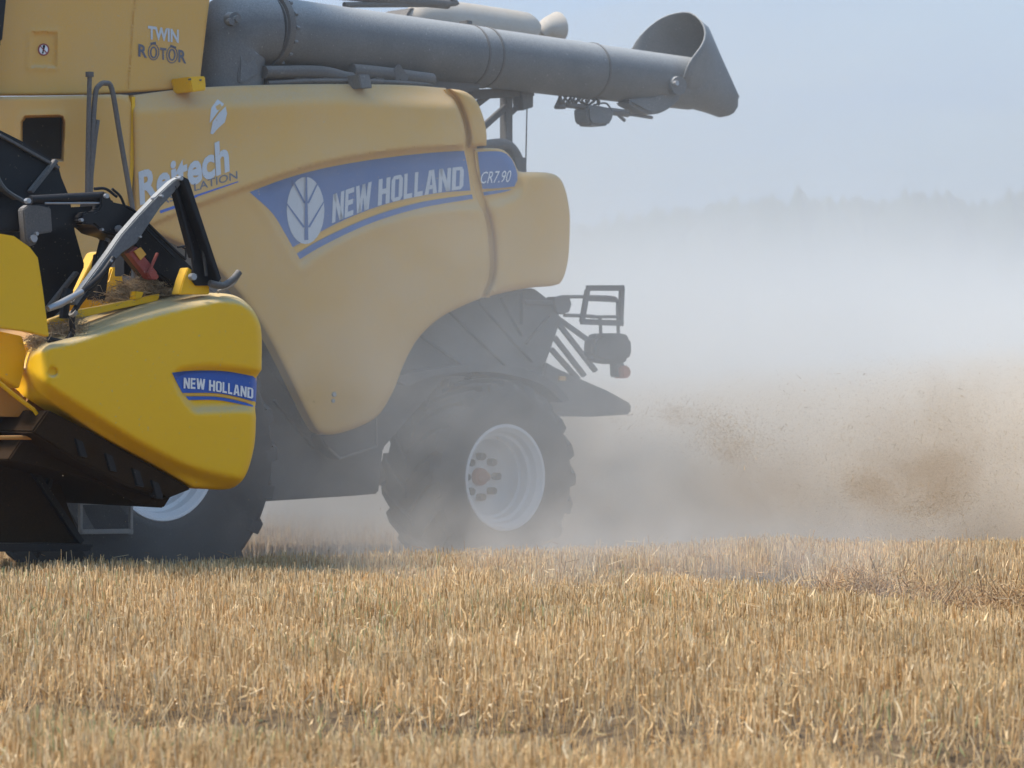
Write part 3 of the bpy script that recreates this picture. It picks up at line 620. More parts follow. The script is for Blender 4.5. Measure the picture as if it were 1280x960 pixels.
# ---- wheels
def wheel(cx, cyp, v, Rt, wt, Rr, lugs, hubd, hub_mat):
    C = L(cx, cyp, v); e = empty('wheel', C, 0, H)
    sw = .06
    prof = [(-.03, Rr), (.0, Rr + .02), (.03, Rr + .08), (.035, (Rr + Rt) / 2), (.01, Rt - .09), (-.05, Rt - .035), (-.12, Rt - .03), (-wt / 2, Rt - .02), (-wt + .12, Rt - .03), (-wt + .05, Rt - .035), (-wt - .01, Rt - .09), (-wt - .035, (Rr + Rt) / 2), (-wt - .03, Rr + .08), (-wt + .0, Rr + .02)]
    t_ = lathe(prof, (0, 0, 0), None, 96)
    for k in range(lugs):
        for sgn in (0, 1):
            a0 = 2 * math.pi * (k + .5 * sgn) / lugs; V, F = [], []
            # from the tread's centre out to the shoulder, sweeping back
            for j, f in enumerate((0, .35, .7, 1, 1.12)):
                dv = (-wt / 2) * (1 - f) + (.0) * f if sgn == 0 else (-wt / 2) * (1 - f) + (-wt) * f
                if f > 1: dv = .018 if sgn == 0 else -wt - .018
                a = a0 + f * .30 * (1.2 / 1) * (.75 / Rt); hw = .030 + .012 * f
                ro = Rt + .004 - .03 * (f > .9) - (.10 if f > 1 else 0); ri = Rt - .06 - (.1 if f > 1 else 0)
                for rr_, w_ in ((ri, hw * 1.3), (ro, hw), (ro, -hw), (ri, -hw * 1.3)):
                    aa = a + w_ / Rt; V.append((rr_ * math.cos(aa), dv, rr_ * math.sin(aa)))
            for j in range(4):
                for i in range(3): b = j * 4 + i; F.append((b, b + 1, b + 5, b + 4))
            F.append((0, 1, 2, 3)); F.append((19, 18, 17, 16)); t_.add(V, F)
    t_.build('tyre', M['rubber'], e, 30)
    prof = [(-.045, Rr + .015), (-.005, Rr + .025), (.008, Rr + .015), (.004, Rr - .005), (-.02, Rr - .02), (-.035, Rr - .035), (-.09, Rr - .045), (-.10, Rr - .07), (-.17, Rr - .075), (-.18, Rr - .095), (-.25, Rr - .10), (-hubd + .03, Rr - .115), (-hubd, Rr - .15), (-hubd - .02, Rr - .22), (-hubd, .17), (-hubd, .12), (-hubd, .01)]
    lathe(prof, (0, 0, 0), None, 96).build('rim', M['rim'], e, 25)
    h_ = lathe([(-hubd, .07), (-hubd + .04, .065), (-hubd + .05, .045), (-hubd + .10, .035), (-hubd + .14, .0)], (0, 0, 0), None, 24); h_.build('hub', hub_mat, e)
    b_ = MB()
    for k in range(8):
        a = 2 * math.pi * k / 8; p = (.155 * math.cos(a), -hubd - .01, .155 * math.sin(a)); tubeL([p, (p[0], p[1] + .07, p[2])], .028, b_, 8, smooth=False)
    b_.build('wheel_nut', M['rubber'], e)
    return e
wheel(632, 597, 1.60, .755, .60, .385, 20, .31, M['orange'])
wheel(205, 572, 1.92, .985, .85, .41, 22, .33, M['orange'])
# far front wheel mirrors the near one
fw = L(205, 572, 1.92)
e2 = empty('wheel', (fw[0], -1.92, fw[2]), 0, H); e2.rotation_euler = (0, 0, math.pi)
wsrc = [o for o in SC.objects if o.name.startswith('wheel') and o.type == 'EMPTY' and o.parent == H and len(o.children)][-1]
for chd in list(wsrc.children):
    c2 = chd.copy(); SC.collection.objects.link(c2); c2.parent = e2
# axles
ax = MB(); tubeL([(fw[0], 1.6, fw[2]), (fw[0], -1.6, fw[2])], .14, ax); rw = L(632, 597, 1.6); tubeL([(rw[0], 1.25, rw[2]), (rw[0], -1.2, rw[2])], .10, ax); ax.build('axle', M['dark'], H)
# ladder frame beside the front wheel
m_ = MB(); V_ = 2.02
for p, q, wd_ in [((102, 596), (102, 668), 3.5), ((165, 596), (165, 668), 3.5), ((100, 665), (167, 664), 6), ((100, 630), (167, 630), 2)]: bar(p, q, wd_, V_, .03, m_)
m_.build('step_bar', M['frame'], H)
prism([(72, 590), (164, 596), (164, 662), (103, 664), (75, 620)], 1.95, 1.93, bev=.002).build('step_plate', M['dark'], H)
# ---- grain tank side and front side panel
hatch = resample([(40, 40, 1), (71, 40, 1), (70, 84, 1), (37, 84, 1)], 4)
def tank_relief(Q): 
    s = sdist(Q, hatch); o = .008 * sstep(s, -6, -2) * (s < 0) - .012 * sstep(s, 0, 3)
    seam = segdist(Q, np.array([[170., -20], [166, 20], [162, 80]]), np.array([[166., 20], [162, 80], [158, 125]])); o = o - .012 * np.exp(-(seam / 1.3) ** 2)
    return o
tank_relief.pts = np.concatenate([hatch + [dx, dy] for dx in (-1.5, 1.5) for dy in (-1.5, 1.5)] + [resample([(170 + d, -20), (166 + d, 20), (162 + d, 80), (158 + d, 118)], 4, False) for d in (-2, -1, 0, 1, 2)])
tank, S4 = relief('grain_tank_side', [(-60, -60, 1), (272, -60, 1), (262, 0), (249, 108, 1), (200, 113), (100, 118), (-60, 119, 1)], 1.50, M['body'], H, step=4, er=4, ed=.02, fn=tank_relief)
font_text('lettering', 'TWIN', (185, 48), (223.5, 53), 15.5, S4, M['veil_grey'], tank, offset=.035)
def ring(cx, cy_, a, b, w_, n=20): return [[(cx + a * math.cos(6.283 * k / n), cy_ + b * math.sin(6.283 * k / n)), (cx + a * math.cos(6.283 * (k + 1) / n), cy_ + b * math.sin(6.283 * (k + 1) / n)), (cx + (a - w_) * math.cos(6.283 * (k + 1) / n), cy_ + (b - w_) * math.sin(6.283 * (k + 1) / n)), (cx + (a - w_) * math.cos(6.283 * k / n), cy_ + (b - w_) * math.sin(6.283 * k / n))] for k in range(n)]
font_text('lettering', 'R', (173, 70), (184, 72), 15, S4, M['slate'], tank, offset=.03)
font_text('lettering', 'T', (200, 73.5), (208, 74.5), 14, S4, M['slate'], tank, offset=.03)
font_text('lettering', 'R', (223, 77), (233, 79), 15, S4, M['slate'], tank, offset=.03)
decals('lettering', ring(192, 65.5, 4.6, 7.6, 2) + ring(192, 65, 7.2, 10.5, 1.2) + ring(215, 68.5, 4.6, 7.6, 2) + ring(215, 68.5, 7.2, 10.8, 1.2) + [strip((188, 55), (195, 53.5), 3), strip((213, 57), (220, 60), 3)], S4, M['slate'], tank)
decals('warning_sign', [oval(54.5, 62, 7.2, 7.8, 24)], S4, M['red'], tank, .004); decals('sign_face', [oval(54.5, 62, 5.4, 6, 20)], S4, M['white'], tank, .006)
decals('sign_symbol', [oval(55, 58, 1.7, 2, 10), strip((55, 59), (53.5, 66), 2.4, 1.4), oval(53.5, 66, 1.2, 1.2, 8)], S4, M['black'], tank, .0075); decals('sign_bar', [strip((50.6, 57.6), (58.4, 66.4), 1.3)], S4, M['red'], tank, .009)
opening = resample([(31, 146, 1), (76, 145, 1), (80, 152), (78, 200, 1), (27, 200, 1), (27, 152)], 4)
def front_relief(Q):
    s = sdist(Q, opening); return .012 * sstep(s, -9, -3) * (s < 0) - .35 * sstep(s, -1, 2.5) 
front_relief.pts = np.concatenate([opening + [dx, dy] for dx in (-2, 0, 2) for dy in (-2, 0, 2)])
fp, S5 = relief('front_side_panel', [(-60, 121, 1), (60, 120), (150, 118), (161, 121), (164, 130), (163, 200), (160, 262), (158, 300, 1), (95, 335, 1), (-60, 335, 1)], 1.60, M['body'], H, step=4, er=6, ed=.03, fn=front_relief)
prism([(28, 147), (77, 147), (76, 199), (28, 199)], 1.32, 1.30, bev=0).build('opening_back', M['black'], H)
prism([(-60, 300), (160, 285), (175, 400), (160, 420), (-60, 430)], 1.45, 1.2, bev=.01).build('lower_side', M['dark'], H)
prism([(236, 96), (257, 95), (258, 113), (240, 115), (238, 104)], 1.72, 1.5, bev=.008).build('panel_hinge', M['yel'], H)
bolts([(238, 99, 1.73, .006), (251, 100, 1.73, .006)]).build('hinge_bolt', M['dark'], H)
prism([(165, 121), (169, 121), (168, 200), (163, 262), (161, 262), (163, 200)], 1.58, 1.4, bev=0).build('door_seam', M['yel'], H)
# cab at the far left, out of the picture but for its edge
prism([(-230, -140), (12, -140), (9, 0), (4, 52), (0, 55), (0, 118), (-230, 118)], 1.70, -1.4, bev=.02).build('cab', M['black'], H)
prism([(-230, -330), (272, -330), (272, -62), (-230, -62)], 1.45, -1.45, bev=.03).build('grain_tank', M['body'], H)
# hand rails
r_ = T([(109, 242, 1.78), (110, 180, 1.78), (112, 95, 1.78)], .016, None, 8, smooth=False); T([(112, 96, 1.78), (112, 90, 1.78)], .028, r_, 12, smooth=False)
T([(122, 150, 1.78), (118, 180, 1.78), (113, 230, 1.78)], .016, r_, 8)
T([(113, 240, 1.78), (115, 180, 1.78), (119, 120, 1.78), (124, 107, 1.78), (132, 104, 1.78), (140, 112, 1.78), (150, 170, 1.78), (166, 262, 1.78)], .018, r_, 10); r_.build('handrail', M['dark'], H)
# ---- unloading auger
VA, VB = 1.30, .92
def axis(px): f = (px - 330) / 532; return (px, 37 + .127 * (px - 330), VA + (VB - VA) * f)
ra = 42.5 / scale(340, VA); rb = 33.5 / scale(850, VB)
au = T([axis(x) for x in (330, 400, 500, 603)], [ra, ra * .985, ra * .97, ra * .955], None, 40, smooth=False)
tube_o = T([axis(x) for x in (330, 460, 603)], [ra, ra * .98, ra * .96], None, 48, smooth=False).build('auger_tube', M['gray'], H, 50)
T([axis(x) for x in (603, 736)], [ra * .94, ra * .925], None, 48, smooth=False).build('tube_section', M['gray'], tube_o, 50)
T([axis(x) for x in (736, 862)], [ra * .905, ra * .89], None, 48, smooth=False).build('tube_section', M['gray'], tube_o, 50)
rg = MB()
for x, rr_ in ((585, .975), (603, .975), (737, .935)): T([axis(x - 1), axis(x + 1.2)], ra * rr_ + .002, rg, 48, smooth=False)
rg.build('tube_ring', M['dark'], tube_o)
fl = T([axis(331), axis(338)], ra * 1.12, None, 40, smooth=False); fl.build('flange', M['dark'], tube_o)
bb = MB(); ax0 = np.array(L(*axis(339))); dirv = np.array(L(*axis(360))) - ax0; dirv /= np.linalg.norm(dirv)
p1 = np.cross(dirv, [0, 0, 1]); p1 /= np.linalg.norm(p1); p2 = np.cross(dirv, p1)
for k in range(16):
    a = 6.283 * k / 16; p = ax0 + (p1 * math.cos(a) + p2 * math.sin(a)) * ra * 1.07; tubeL([tuple(p), tuple(p + dirv * .03)], .014, bb, 8, smooth=False)
bb.build('flange_bolt', M['gray'], tube_o)
el = T([(276, 170, VA - .12), (277, 110, VA - .12), (282, 60, VA - .08), (298, 38, VA - .03), (333, 37, VA)], [ra * 1.22, ra * 1.22, ra * 1.2, ra * 1.12, ra * 1.05], None, 40); el_o = el.build('auger_elbow', M['gray'], H, 60)
prism([(300, 60), (318, 44), (330, 42), (322, 56), (320, 75), (324, 90), (314, 98), (300, 104), (300, 80)], VA + ra * .8, VA - .1, smooth=True, bev=.01).build('elbow_bracket', M['gray'], el_o)
pv_ = T([(287, 24, VA + ra * .9), (294, 24, VA + ra * 1.2)], .05, None, 16, smooth=False); bolts([(288, 27, VA + ra * 1.3, .025), (296, 24, VA + ra * 1.34, .025)], pv_); pv_.build('elbow_cover', M['gray'], el_o)
# things seen between the tube and the body
g_ = MB(); T([(330, 90, 1.45), (400, 90, 1.42), (440, 98, 1.4), (490, 95, 1.3)], .045, g_); T([(440, 88, 1.4), (480, 92, 1.4), (540, 100, 1.4)], .05, g_); 
for k in range(7): T([(345 + 22 * k, 84 + 2 * k, 1.38), (352 + 22 * k, 95 + (k % 3) * 4, 1.42), (364 + 22 * k, 90 + (k % 2) * 8, 1.4), (376 + 22 * k, 99 + (k % 3) * 3, 1.38)], .014 + .006 * (k % 2), g_, 8)
T([(335, 104, 1.46), (400, 101, 1.46), (470, 102, 1.46), (540, 106, 1.42)], .016, g_, 8)
for k in range(5): prism([(368 + 34 * k, 88 + 3 * k), (378 + 34 * k, 87 + 3 * k), (381 + 34 * k, 102 + k), (370 + 34 * k, 103 + k)], 1.44, 1.3, g_, bev=.008)
g_.build('hydraulic_pipe', M['dark'], H)
prism([(325, 85), (440, 86), (452, 112), (330, 112)], 1.1, -1.2, bev=.02).build('tank_floor', M['dark'], H)
prism([(500, 92), (600, 96), (604, 112), (560, 120), (510, 112)], 1.2, .6, bev=.02).build('auger_saddle', M['dark'], H)
prism([(448, 93), (462, 93), (466, 110), (452, 110)], 1.64, 1.5).build('rubber_stop', M['gray'], H)
prism([(492, 88), (500, 80), (512, 96), (506, 108), (500, 100), (496, 108)], 1.45, 1.42).build('clip', M['dark'], H)
# rear cradle that carries the tube
g_ = MB(); bar((637, 118), (637, 190), 8, .95, .08, g_); bar((590, 118), (668, 114), 12, 1.0, .08, g_); bar((600, 164), (636, 132), 7, .95, .04, g_); bar((640, 142), (664, 118), 5, .95, .04, g_); bar((590, 136), (622, 112), 7, .95, .04, g_); prism([(652, 112), (667, 110), (667, 134), (654, 138)], 1.02, .9, g_)
T([(659, 120, .98), (657, 215, .98)], .006, g_, 6, smooth=False); g_.build('cradle_bar', M['dark'], H)
g_ = T([(600, 184, 1.2), (626, 181, 1.2), (640, 188, 1.2), (650, 212, 1.2), (650, 240, 1.2)], .05, None, 12); prism([(644, 196), (658, 197), (658, 218), (646, 218)], 1.25, 1.0, g_); g_.build('air_pipe', M['dark'], H)
# roof gear above the tube
g_ = T([(330, -14, .7), (470, -3, .7), (560, 5, .7)], .04, None, 10); T([(430, 6, .7), (560, 5, .7), (565, 1, .7), (555, -3, .7), (420, -6, .7)], .022, g_, 8); g_.build('roof_rail', M['dark'], H)
T([(505, 18, .2), (520, 22, .2), (560, 24, .2), (655, 38, .2), (665, 44, .2)], [.02, .12, .15, .15, .03], None, 20).build('air_tank', M['pale'], H)
g_ = MB(); bar((514, 11), (635, 25), 2.4, .25, .3, g_); bar((514, 11), (508, 22), 3, .25, .3, g_); g_.build('tank_cover', M['dark'], H)
T([(676, 44, .2), (684, 36, .2), (697, 34, .2)], [.04, .09, .13], None, 20).build('antenna_dome', M['pale'], H)
prism([(584, 25), (591, 26), (591, 33), (584, 32)], .95, .85).build('position_lamp', M['dark'], H)
# cables and camera below the tube
cb = empty('camera_cluster', L(740, 135, 1.0), 0, H); o3 = -np.array(L(740, 135, 1.0))
g_ = MB(); fr = random.Random(5)
for k in range(11):
    x = 700 + k * 4.4; T([(x, 119 + k * .5, 1.0), (x + fr.uniform(-5, 5), 126, 1.05), (x + fr.uniform(-6, 6), 131, 1.0), (x + fr.uniform(0, 9), 122 + k * .5, .95)], .009, g_, 6)
build_at(g_, 'cable', M['dark'], cb, o3)
build_at(T([(700, 120, 1.0), (700, 124, 1.0), (700, 134, 1.0), (700, 136, 1.0)], [.012, .02, .05, .045], None, 14, smooth=False), 'horn', M['dark'], cb, o3)
build_at(prism([(708, 128), (730, 130), (736, 137), (728, 135), (712, 133)], 1.05, .95), 'bracket', M['dark'], cb, o3)
build_at(prism([(735, 133), (742, 131), (768, 137), (766, 150), (762, 157), (740, 156), (736, 150)], 1.08, .90, smooth=True, bev=.02), 'camera_housing', M['gray'], cb, o3)
g_ = T([(742, 131, 1.0), (757, 129, 1.0), (764, 137, 1.0)], .008, None, 6); T([(762, 139, 1.0), (785, 142, 1.0)], .03, g_, 10); T([(785, 142.5, 1.0), (815, 147, 1.0)], .014, g_, 8); T([(773, 144, 1.0), (781, 151, 1.0)], .014, g_, 6); build_at(g_, 'actuator', M['gray'], cb, o3)
# spout
sp_o = MB(); nseg = 36
rim = [(862, 13, 90), (875, 22, 62), (884, 40, 38), (878, 58, 15), (863, 73, -5), (854, 95, -25), (852, 112, -50), (848, 121, -70), (836, 126, -95), (812, 126, -125), (794, 112, -150), (786, 90, -172), (788, 60, 165), (806, 37, 140), (830, 19, 115)]
RP = resample([(a, b) for a, b, _ in rim], 6); 
ang = np.array([r[2] for r in rim] + [rim[0][2] - 360], float); ang[ang > 90] -= 360; ang[0] = 90
keys = np.array([(a, b) for a, b, _ in rim] + [rim[0][:2]], float); cumk = np.concatenate([[0], np.cumsum(np.hypot(*np.diff(keys, axis=0).T))])
RP = np.stack([np.interp(np.linspace(0, cumk[-1], nseg + 1)[:-1], cumk, keys[:, i]) for i in (0, 1)], 1); AN = np.interp(np.linspace(0, cumk[-1], nseg + 1)[:-1], cumk, ang)
for it in range(2): RP = (np.roll(RP, 1, 0) + RP * 2 + np.roll(RP, -1, 0)) / 4
vc = VB - .02; rad_ = .36
v_r = vc + rad_ * np.cos(np.radians(AN)); A0 = L(RP[:, 0], RP[:, 1], v_r)
# closed end: thin loop along the right edge
f = (np.sin(np.radians(AN)) + 1) / 2                      # 1 top .. 0 bottom
ex = np.interp(f, [0, .04, .10, .18, .28, 1], [899, 909, 917, 922, 922, 885]); ey = np.interp(f, [0, .04, .10, .18, .28, 1], [146, 145, 141, 133, 120, 34])
A1 = L(ex, ey, vc + .10 * np.cos(np.radians(AN)))
rows = []
for t_ in (0, .15, .35, .6, .85, .97, 1): 
    rw_ = A0 * (1 - t_) + A1 * t_
    rows.append(rw_)
V = np.concatenate(rows); F = [(j * nseg + i, j * nseg + (i + 1) % nseg, (j + 1) * nseg + (i + 1) % nseg, (j + 1) * nseg + i) for j in range(len(rows) - 1) for i in range(nseg)]
F.append(tuple((len(rows) - 1) * nseg + i for i in range(nseg)))
spout = mesh_obj('spout', V, F, M['gray'], tube_o, 50); sol = spout.modifiers.new('s', 'SOLIDIFY'); sol.thickness = .012; sol.offset = 0
prism([(786, 125), (800, 136), (816, 143), (832, 139), (848, 127), (862, 108), (864, 92), (846, 92), (820, 118)], VB + .2, VB + .02, smooth=True, bev=.03).build('collar', M['gray'], spout)
T([(842, 107, VB + rb * 1.0), (849, 107, VB + rb * 1.35)], .075, None, 24, smooth=False).build('pivot_plate', M['gray'], spout)
bolts([(845, 104, VB + rb * 1.4, .022), (829, 101, VB + rb * 1.05, .02)]).build('pivot_bolt', M['steel'], spout)
T([(826, 85, VB), (832, 105, VB + rb * .9), (824, 118, VB + rb * .5), (806, 128, VB)], .02, None, 8).build('hinge_band', M['dark'], spout)
T([(885, 38, VB), (905, 82, VB), (923, 122, VB)], .012, None, 6, smooth=False).build('rubber_lip', M['dark'], spout)
# feeder house between machine and header
fh = prism([(-20, 470), (140, 470), (190, 640), (60, 640)], .7, -.7, bev=.02)
# ================================================================== THE HEADER
HB = np.array(L(200, 600, 4.6)); hb_w = Matrix.Rotation(ROT, 4, 'Z') @ Vector((HB[0], HB[1], 0)); G = empty('grain_header', (OX + hb_w.x, OY + hb_w.y, 0), ROT)
tag(G, 'bright yellow header with rounded end shield and black reel arm in front of combine', 'header')
HO = -np.array([HB[0], HB[1], 0])
def hb(mb, name, mat, par=None, o3=HO, ang=40):
    mb.v = [tuple(np.array(q) + o3) for q in mb.v]; return mb.build(name, mat, par or G, ang)
def shift(o, o3=HO):
    a = np.empty(len(o.data.vertices) * 3); o.data.vertices.foreach_get('co', a); a = a.reshape(-1, 3) + o3; o.data.vertices.foreach_set('co', a.reshape(-1)); o.data.update()
VH = 4.6
top_ridge = resample([(30, 470), (40, 446), (60, 436), (100, 426), (150, 409), (200, 393), (250, 381), (285, 377), (312, 386), (330, 410)], 5, False)
crec = resample([(214, 470, 1), (225, 461), (260, 457), (300, 460), (345, 468, 1), (345, 514, 1), (300, 514), (262, 515), (241, 516, 1), (228, 500), (218, 484)], 4)
low_ridge = resample([(33, 472), (60, 492), (120, 530), (180, 566), (240, 595), (300, 610)], 5, False)
def cap_relief(Q):
    yr = np.interp(Q[:, 0], top_ridge[:, 0], top_ridge[:, 1]); up = yr - Q[:, 1]
    o = -.30 * sstep(up, -2, 22) * (Q[:, 0] < 320)
    yl = np.interp(Q[:, 0], low_ridge[:, 0], low_ridge[:, 1]) - 9; dn = Q[:, 1] - yl; o -= .10 * sstep(dn, -6, 16)
    o -= .22 * np.clip((62 - Q[:, 0]) / 32, 0, 1) ** 1.6
    o += .03 * np.sin(np.clip((Q[:, 0] - 30) / 300, 0, 1) * math.pi) * np.sin(np.clip((Q[:, 1] - 370) / 240, 0, 1) * math.pi)
    o -= .06 * sstep(sdist(Q, crec), -2, 9)
    o -= .02 * sstep(7 - np.hypot(Q[:, 0] - 66, Q[:, 1] - 465), 0, 3)
    return o
cap_relief.pts = np.concatenate([top_ridge + [0, k] for k in (-14, -10, -6, -3, 0, 2)] + [low_ridge + [0, k] for k in (-12, -8, -4, 0)] + [np.array(oval(66, 465, r, r, 16)) for r in (3, 4.5, 6, 7.5)])
cap_out = [(32, 462), (33, 440), (45, 430), (75, 416), (130, 396), (180, 379), (225, 369), (262, 366), (292, 369), (310, 380), (322, 397), (327, 418), (327, 462, 1), (321, 471, 1), (319, 512, 1), (320, 522, 1), (318, 556), (309, 590), (297, 606), (280, 612), (240, 610, 1), (195, 583), (130, 547), (80, 514), (48, 492), (36, 476)]
cap, S6 = relief('end_shield', cap_out, VH, M['cap'], G, step=4, er=8, ed=.05, fn=cap_relief, skirt=.18); shift(cap)
def shifted(o): shift(o); return o
shifted(decal('blue_decal', [(215, 466, 1), (240, 463.5), (280, 464), (321, 471, 1), (320, 503, 1), (300, 497), (270, 491.5), (228, 491, 1), (222, 480, 1)], S6, M['blue'], cap, .006, 2))
shifted(decal('gold_stripe', [(228.5, 491.5, 1), (270, 492.5), (300, 498), (319.5, 504, 1), (319.5, 506.5, 1), (300, 500.5), (270, 495), (231, 494.5, 1)], S6, M['gold'], cap, .0065, 2))
shifted(decal('blue_stripe', [(232, 495.5, 1), (270, 496), (300, 501.5), (319.5, 507.5, 1), (319.5, 509.5, 1), (300, 505), (270, 500), (236, 500, 1)], S6, M['blue'], cap, .006, 2))
shifted(decals('lettering', block_text('NEW HOLLAND', [(229.5, 485.5), (250, 486.5), (280, 491), (316.5, 498.5)], 13.5, 13.2, .02), S6, M['white'], cap, .011))
bp_ = L(65, 465, VH - .02); hb(bolts([(64.5, 465.5, VH - .045, .012)]), 'bolt', M['steel'], cap)
# underside of the shield and the skid beam
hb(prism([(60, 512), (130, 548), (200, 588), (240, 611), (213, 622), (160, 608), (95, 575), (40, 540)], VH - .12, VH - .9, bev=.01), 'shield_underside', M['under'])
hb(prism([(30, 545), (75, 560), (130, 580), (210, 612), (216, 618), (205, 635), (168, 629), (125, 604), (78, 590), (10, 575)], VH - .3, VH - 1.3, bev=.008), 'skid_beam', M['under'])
g_ = MB()
for px, py in ((95, 548), (132, 566), (166, 585), (190, 600)): prism([(px, py), (px + 9, py + 4), (px + 15, py + 24), (px + 6, py + 22)], VH - .1, VH - .16, g_, bev=.003)
hb(g_, 'skid_bar', M['black'])
hb(prism([(205, 612), (216, 614), (210, 622), (204, 624)], VH - .25, VH - .32), 'beam_end', M['black'])
# trough, back wall and knife
hb(prism([(60, 440), (120, 430), (290, 395), (305, 560), (245, 590), (100, 550), (20, 520)], VH - .5, -4.4, bev=.02), 'trough', M['ora'])
hb(prism([(-10, 412), (28, 420), (33, 440), (30, 465), (24, 486), (-10, 466)], VH - .25, VH - .35, bev=.006), 'divider_plate', M['yel'])
hb(prism([(-10, 468), (24, 489), (44, 516), (38, 522), (-10, 520)], VH - .36, VH - .6, bev=.004), 'inner_plate', M['ora'])
g_ = T([(-10, 471, VH - .2), (18, 494, VH - .2), (42, 512, VH - .2)], .013, None, 8, smooth=False); T([(42, 512, VH - .2), (52, 524, VH - .2), (75, 538, VH - .2), (98, 548, VH - .2)], .011, g_, 8); hb(g_, 'divider_rod', M['yel'])
g_ = T([(-10, 547, VH - .25), (60, 547, VH - .25), (98, 548, VH - .25)], .012, None, 6, smooth=False); T([(82, 527, VH - .2), (101, 537, VH - .2), (99, 549, VH - .2), (86, 545, VH - .2), (84, 528, VH - .2)], .007, g_, 6, smooth=False); T([(-10, 532, VH - .6), (30, 530, VH - .6), (60, 540, VH - .6)], .02, g_, 6); hb(g_, 'knife_guard', M['ora'])
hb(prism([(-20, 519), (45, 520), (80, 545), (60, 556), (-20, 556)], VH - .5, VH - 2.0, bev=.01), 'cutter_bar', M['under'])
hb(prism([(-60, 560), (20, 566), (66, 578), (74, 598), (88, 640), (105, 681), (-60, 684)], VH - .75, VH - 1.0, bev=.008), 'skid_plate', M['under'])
g_ = bar((35, 575), (103, 678), 7, VH - .7, .04); bar((68, 585), (62, 610), 5, VH - .7, .04, g_); prism([(-60, 679), (95, 680), (118, 681), (112, 689), (-60, 690)], VH - .6, VH - 1.2, g_); hb(g_, 'skid_bar', M['black'])
# reel support
hb(prism([(-60, 160), (2, 163), (28, 176), (73, 203), (78, 222), (88, 246), (95, 290), (104, 322), (107, 332), (84, 381), (62, 402), (-60, 402)], 3.9, 3.84, bev=.01), 'reel_shield', M['black'])
g_ = MB(); bar((40, 240), (72, 200), 5, 3.94, .04, g_); bar((-10, 225), (22, 248), 5, 3.94, .04, g_); bar((58, 390), (98, 340), 4, 3.94, .04, g_); bar((0, 168), (75, 210), 3.5, 3.93, .03, g_); T([(-10, 205, 3.95), (5, 235, 3.95), (30, 252, 3.95)], .012, g_, 6); hb(g_, 'shield_rib', M['dark'])
hb(prism([(-60, 290), (0, 292), (18, 295), (38, 309), (48, 322), (54, 360), (62, 421), (30, 414), (-60, 402)], VH - .02, VH - .06, bev=.006), 'reel_side_plate', M['yel'])
hb(prism([(-60, 264), (20, 262), (108, 258), (140, 256), (146, 270), (120, 276), (100, 284), (60, 288), (-60, 291)], 4.35, 4.15, bev=.012), 'reel_arm', M['black'])
g_ = prism([(29, 261), (36, 256), (50, 257), (64, 260), (66, 290), (48, 293), (46, 305), (38, 308), (32, 300)], 4.42, 4.36, bev=.006); hb(g_, 'arm_bracket', M['dark'])
hb(bolts([(41, 298, 4.42, .022), (46, 292, 4.44, .01), (35, 251, 4.42, .015)]), 'pivot_pin', M['steel'])
hb(T([(38, 250, 4.38), (129, 245, 4.38)], .026, None, 14, smooth=False), 'hydraulic_cylinder', M['black'])
hb(T([(56, 254, 4.40), (126, 254, 4.40)], .006, None, 8, smooth=False), 'hydraulic_line', M['steel'])
hb(prism([(128, 240), (136, 241), (141, 252), (152, 256), (168, 266), (176, 280), (168, 300), (156, 303), (148, 296), (128, 290), (118, 281), (102, 280), (104, 266), (124, 262)], 4.42, 4.2, smooth=True, bev=.01), 'elbow_joint', M['black'])
hb(bolts([(148, 286, 4.43, .02), (133, 245, 4.43, .014), (102, 275, 4.43, .01), (128, 287, 4.43, .008)]), 'pivot_pin', M['steel'])
# lower arm down to the shield
hb(prism([(150, 262), (170, 264), (190, 285), (240, 333), (248, 352), (224, 362), (196, 342), (168, 306), (150, 290)], 4.30, 4.08, bev=.012), 'lower_arm', M['black'])
g_ = MB(); T([(142, 255, 4.35), (165, 262, 4.35), (195, 290, 4.35), (222, 316, 4.35), (232, 324, 4.35)], .010, g_, 6); T([(142, 260, 4.36), (163, 268, 4.36), (190, 294, 4.36), (218, 322, 4.36)], .008, g_, 6); T([(140, 236, 4.36), (150, 245, 4.36), (156, 258, 4.36)], .008, g_, 6); T([(222, 309, 4.3), (236, 308, 4.3), (239, 320, 4.3)], .006, g_, 6); T([(228, 309, 4.28), (232, 312, 4.28), (232, 322, 4.28)], .006, g_, 6); T([(118, 236, 4.36), (132, 236, 4.36), (146, 246, 4.36)], .009, g_, 6); hb(g_, 'hydraulic_hose', M['black'])
hb(bar((166, 312), (192, 345), 13, 4.36, .05), 'lock_lever', M['red']); 
_lv = [o for o in SC.objects if o.name.startswith('lock_lever')][-1]
hb(prism([(168, 314), (176, 309), (183, 318), (176, 325)], 4.372, 4.363, bev=0), 'label_plate', M['gold'], _lv)
g_ = bar((187, 341), (198, 316), 2.6, 4.39, .02); prism([(184, 340), (192, 336), (200, 346), (196, 350), (188, 348)], 4.38, 4.3, g_); hb(g_, 'lever_handle', M['red'])
g_ = T([(119, 345, 4.3), (130, 302, 4.3)], .028, None, 12, smooth=False); hb(g_, 'lift_cylinder', M['black']); hb(T([(131, 313, 4.3), (136, 298, 4.3)], .02, None, 12, smooth=False), 'cylinder_rod', M['steel'])
g_ = bar((126, 375), (134, 318), 11, 4.2, .1); bar((160, 345), (160, 310), 9, 4.0, .1, g_); hb(g_, 'support_post', M['black'])
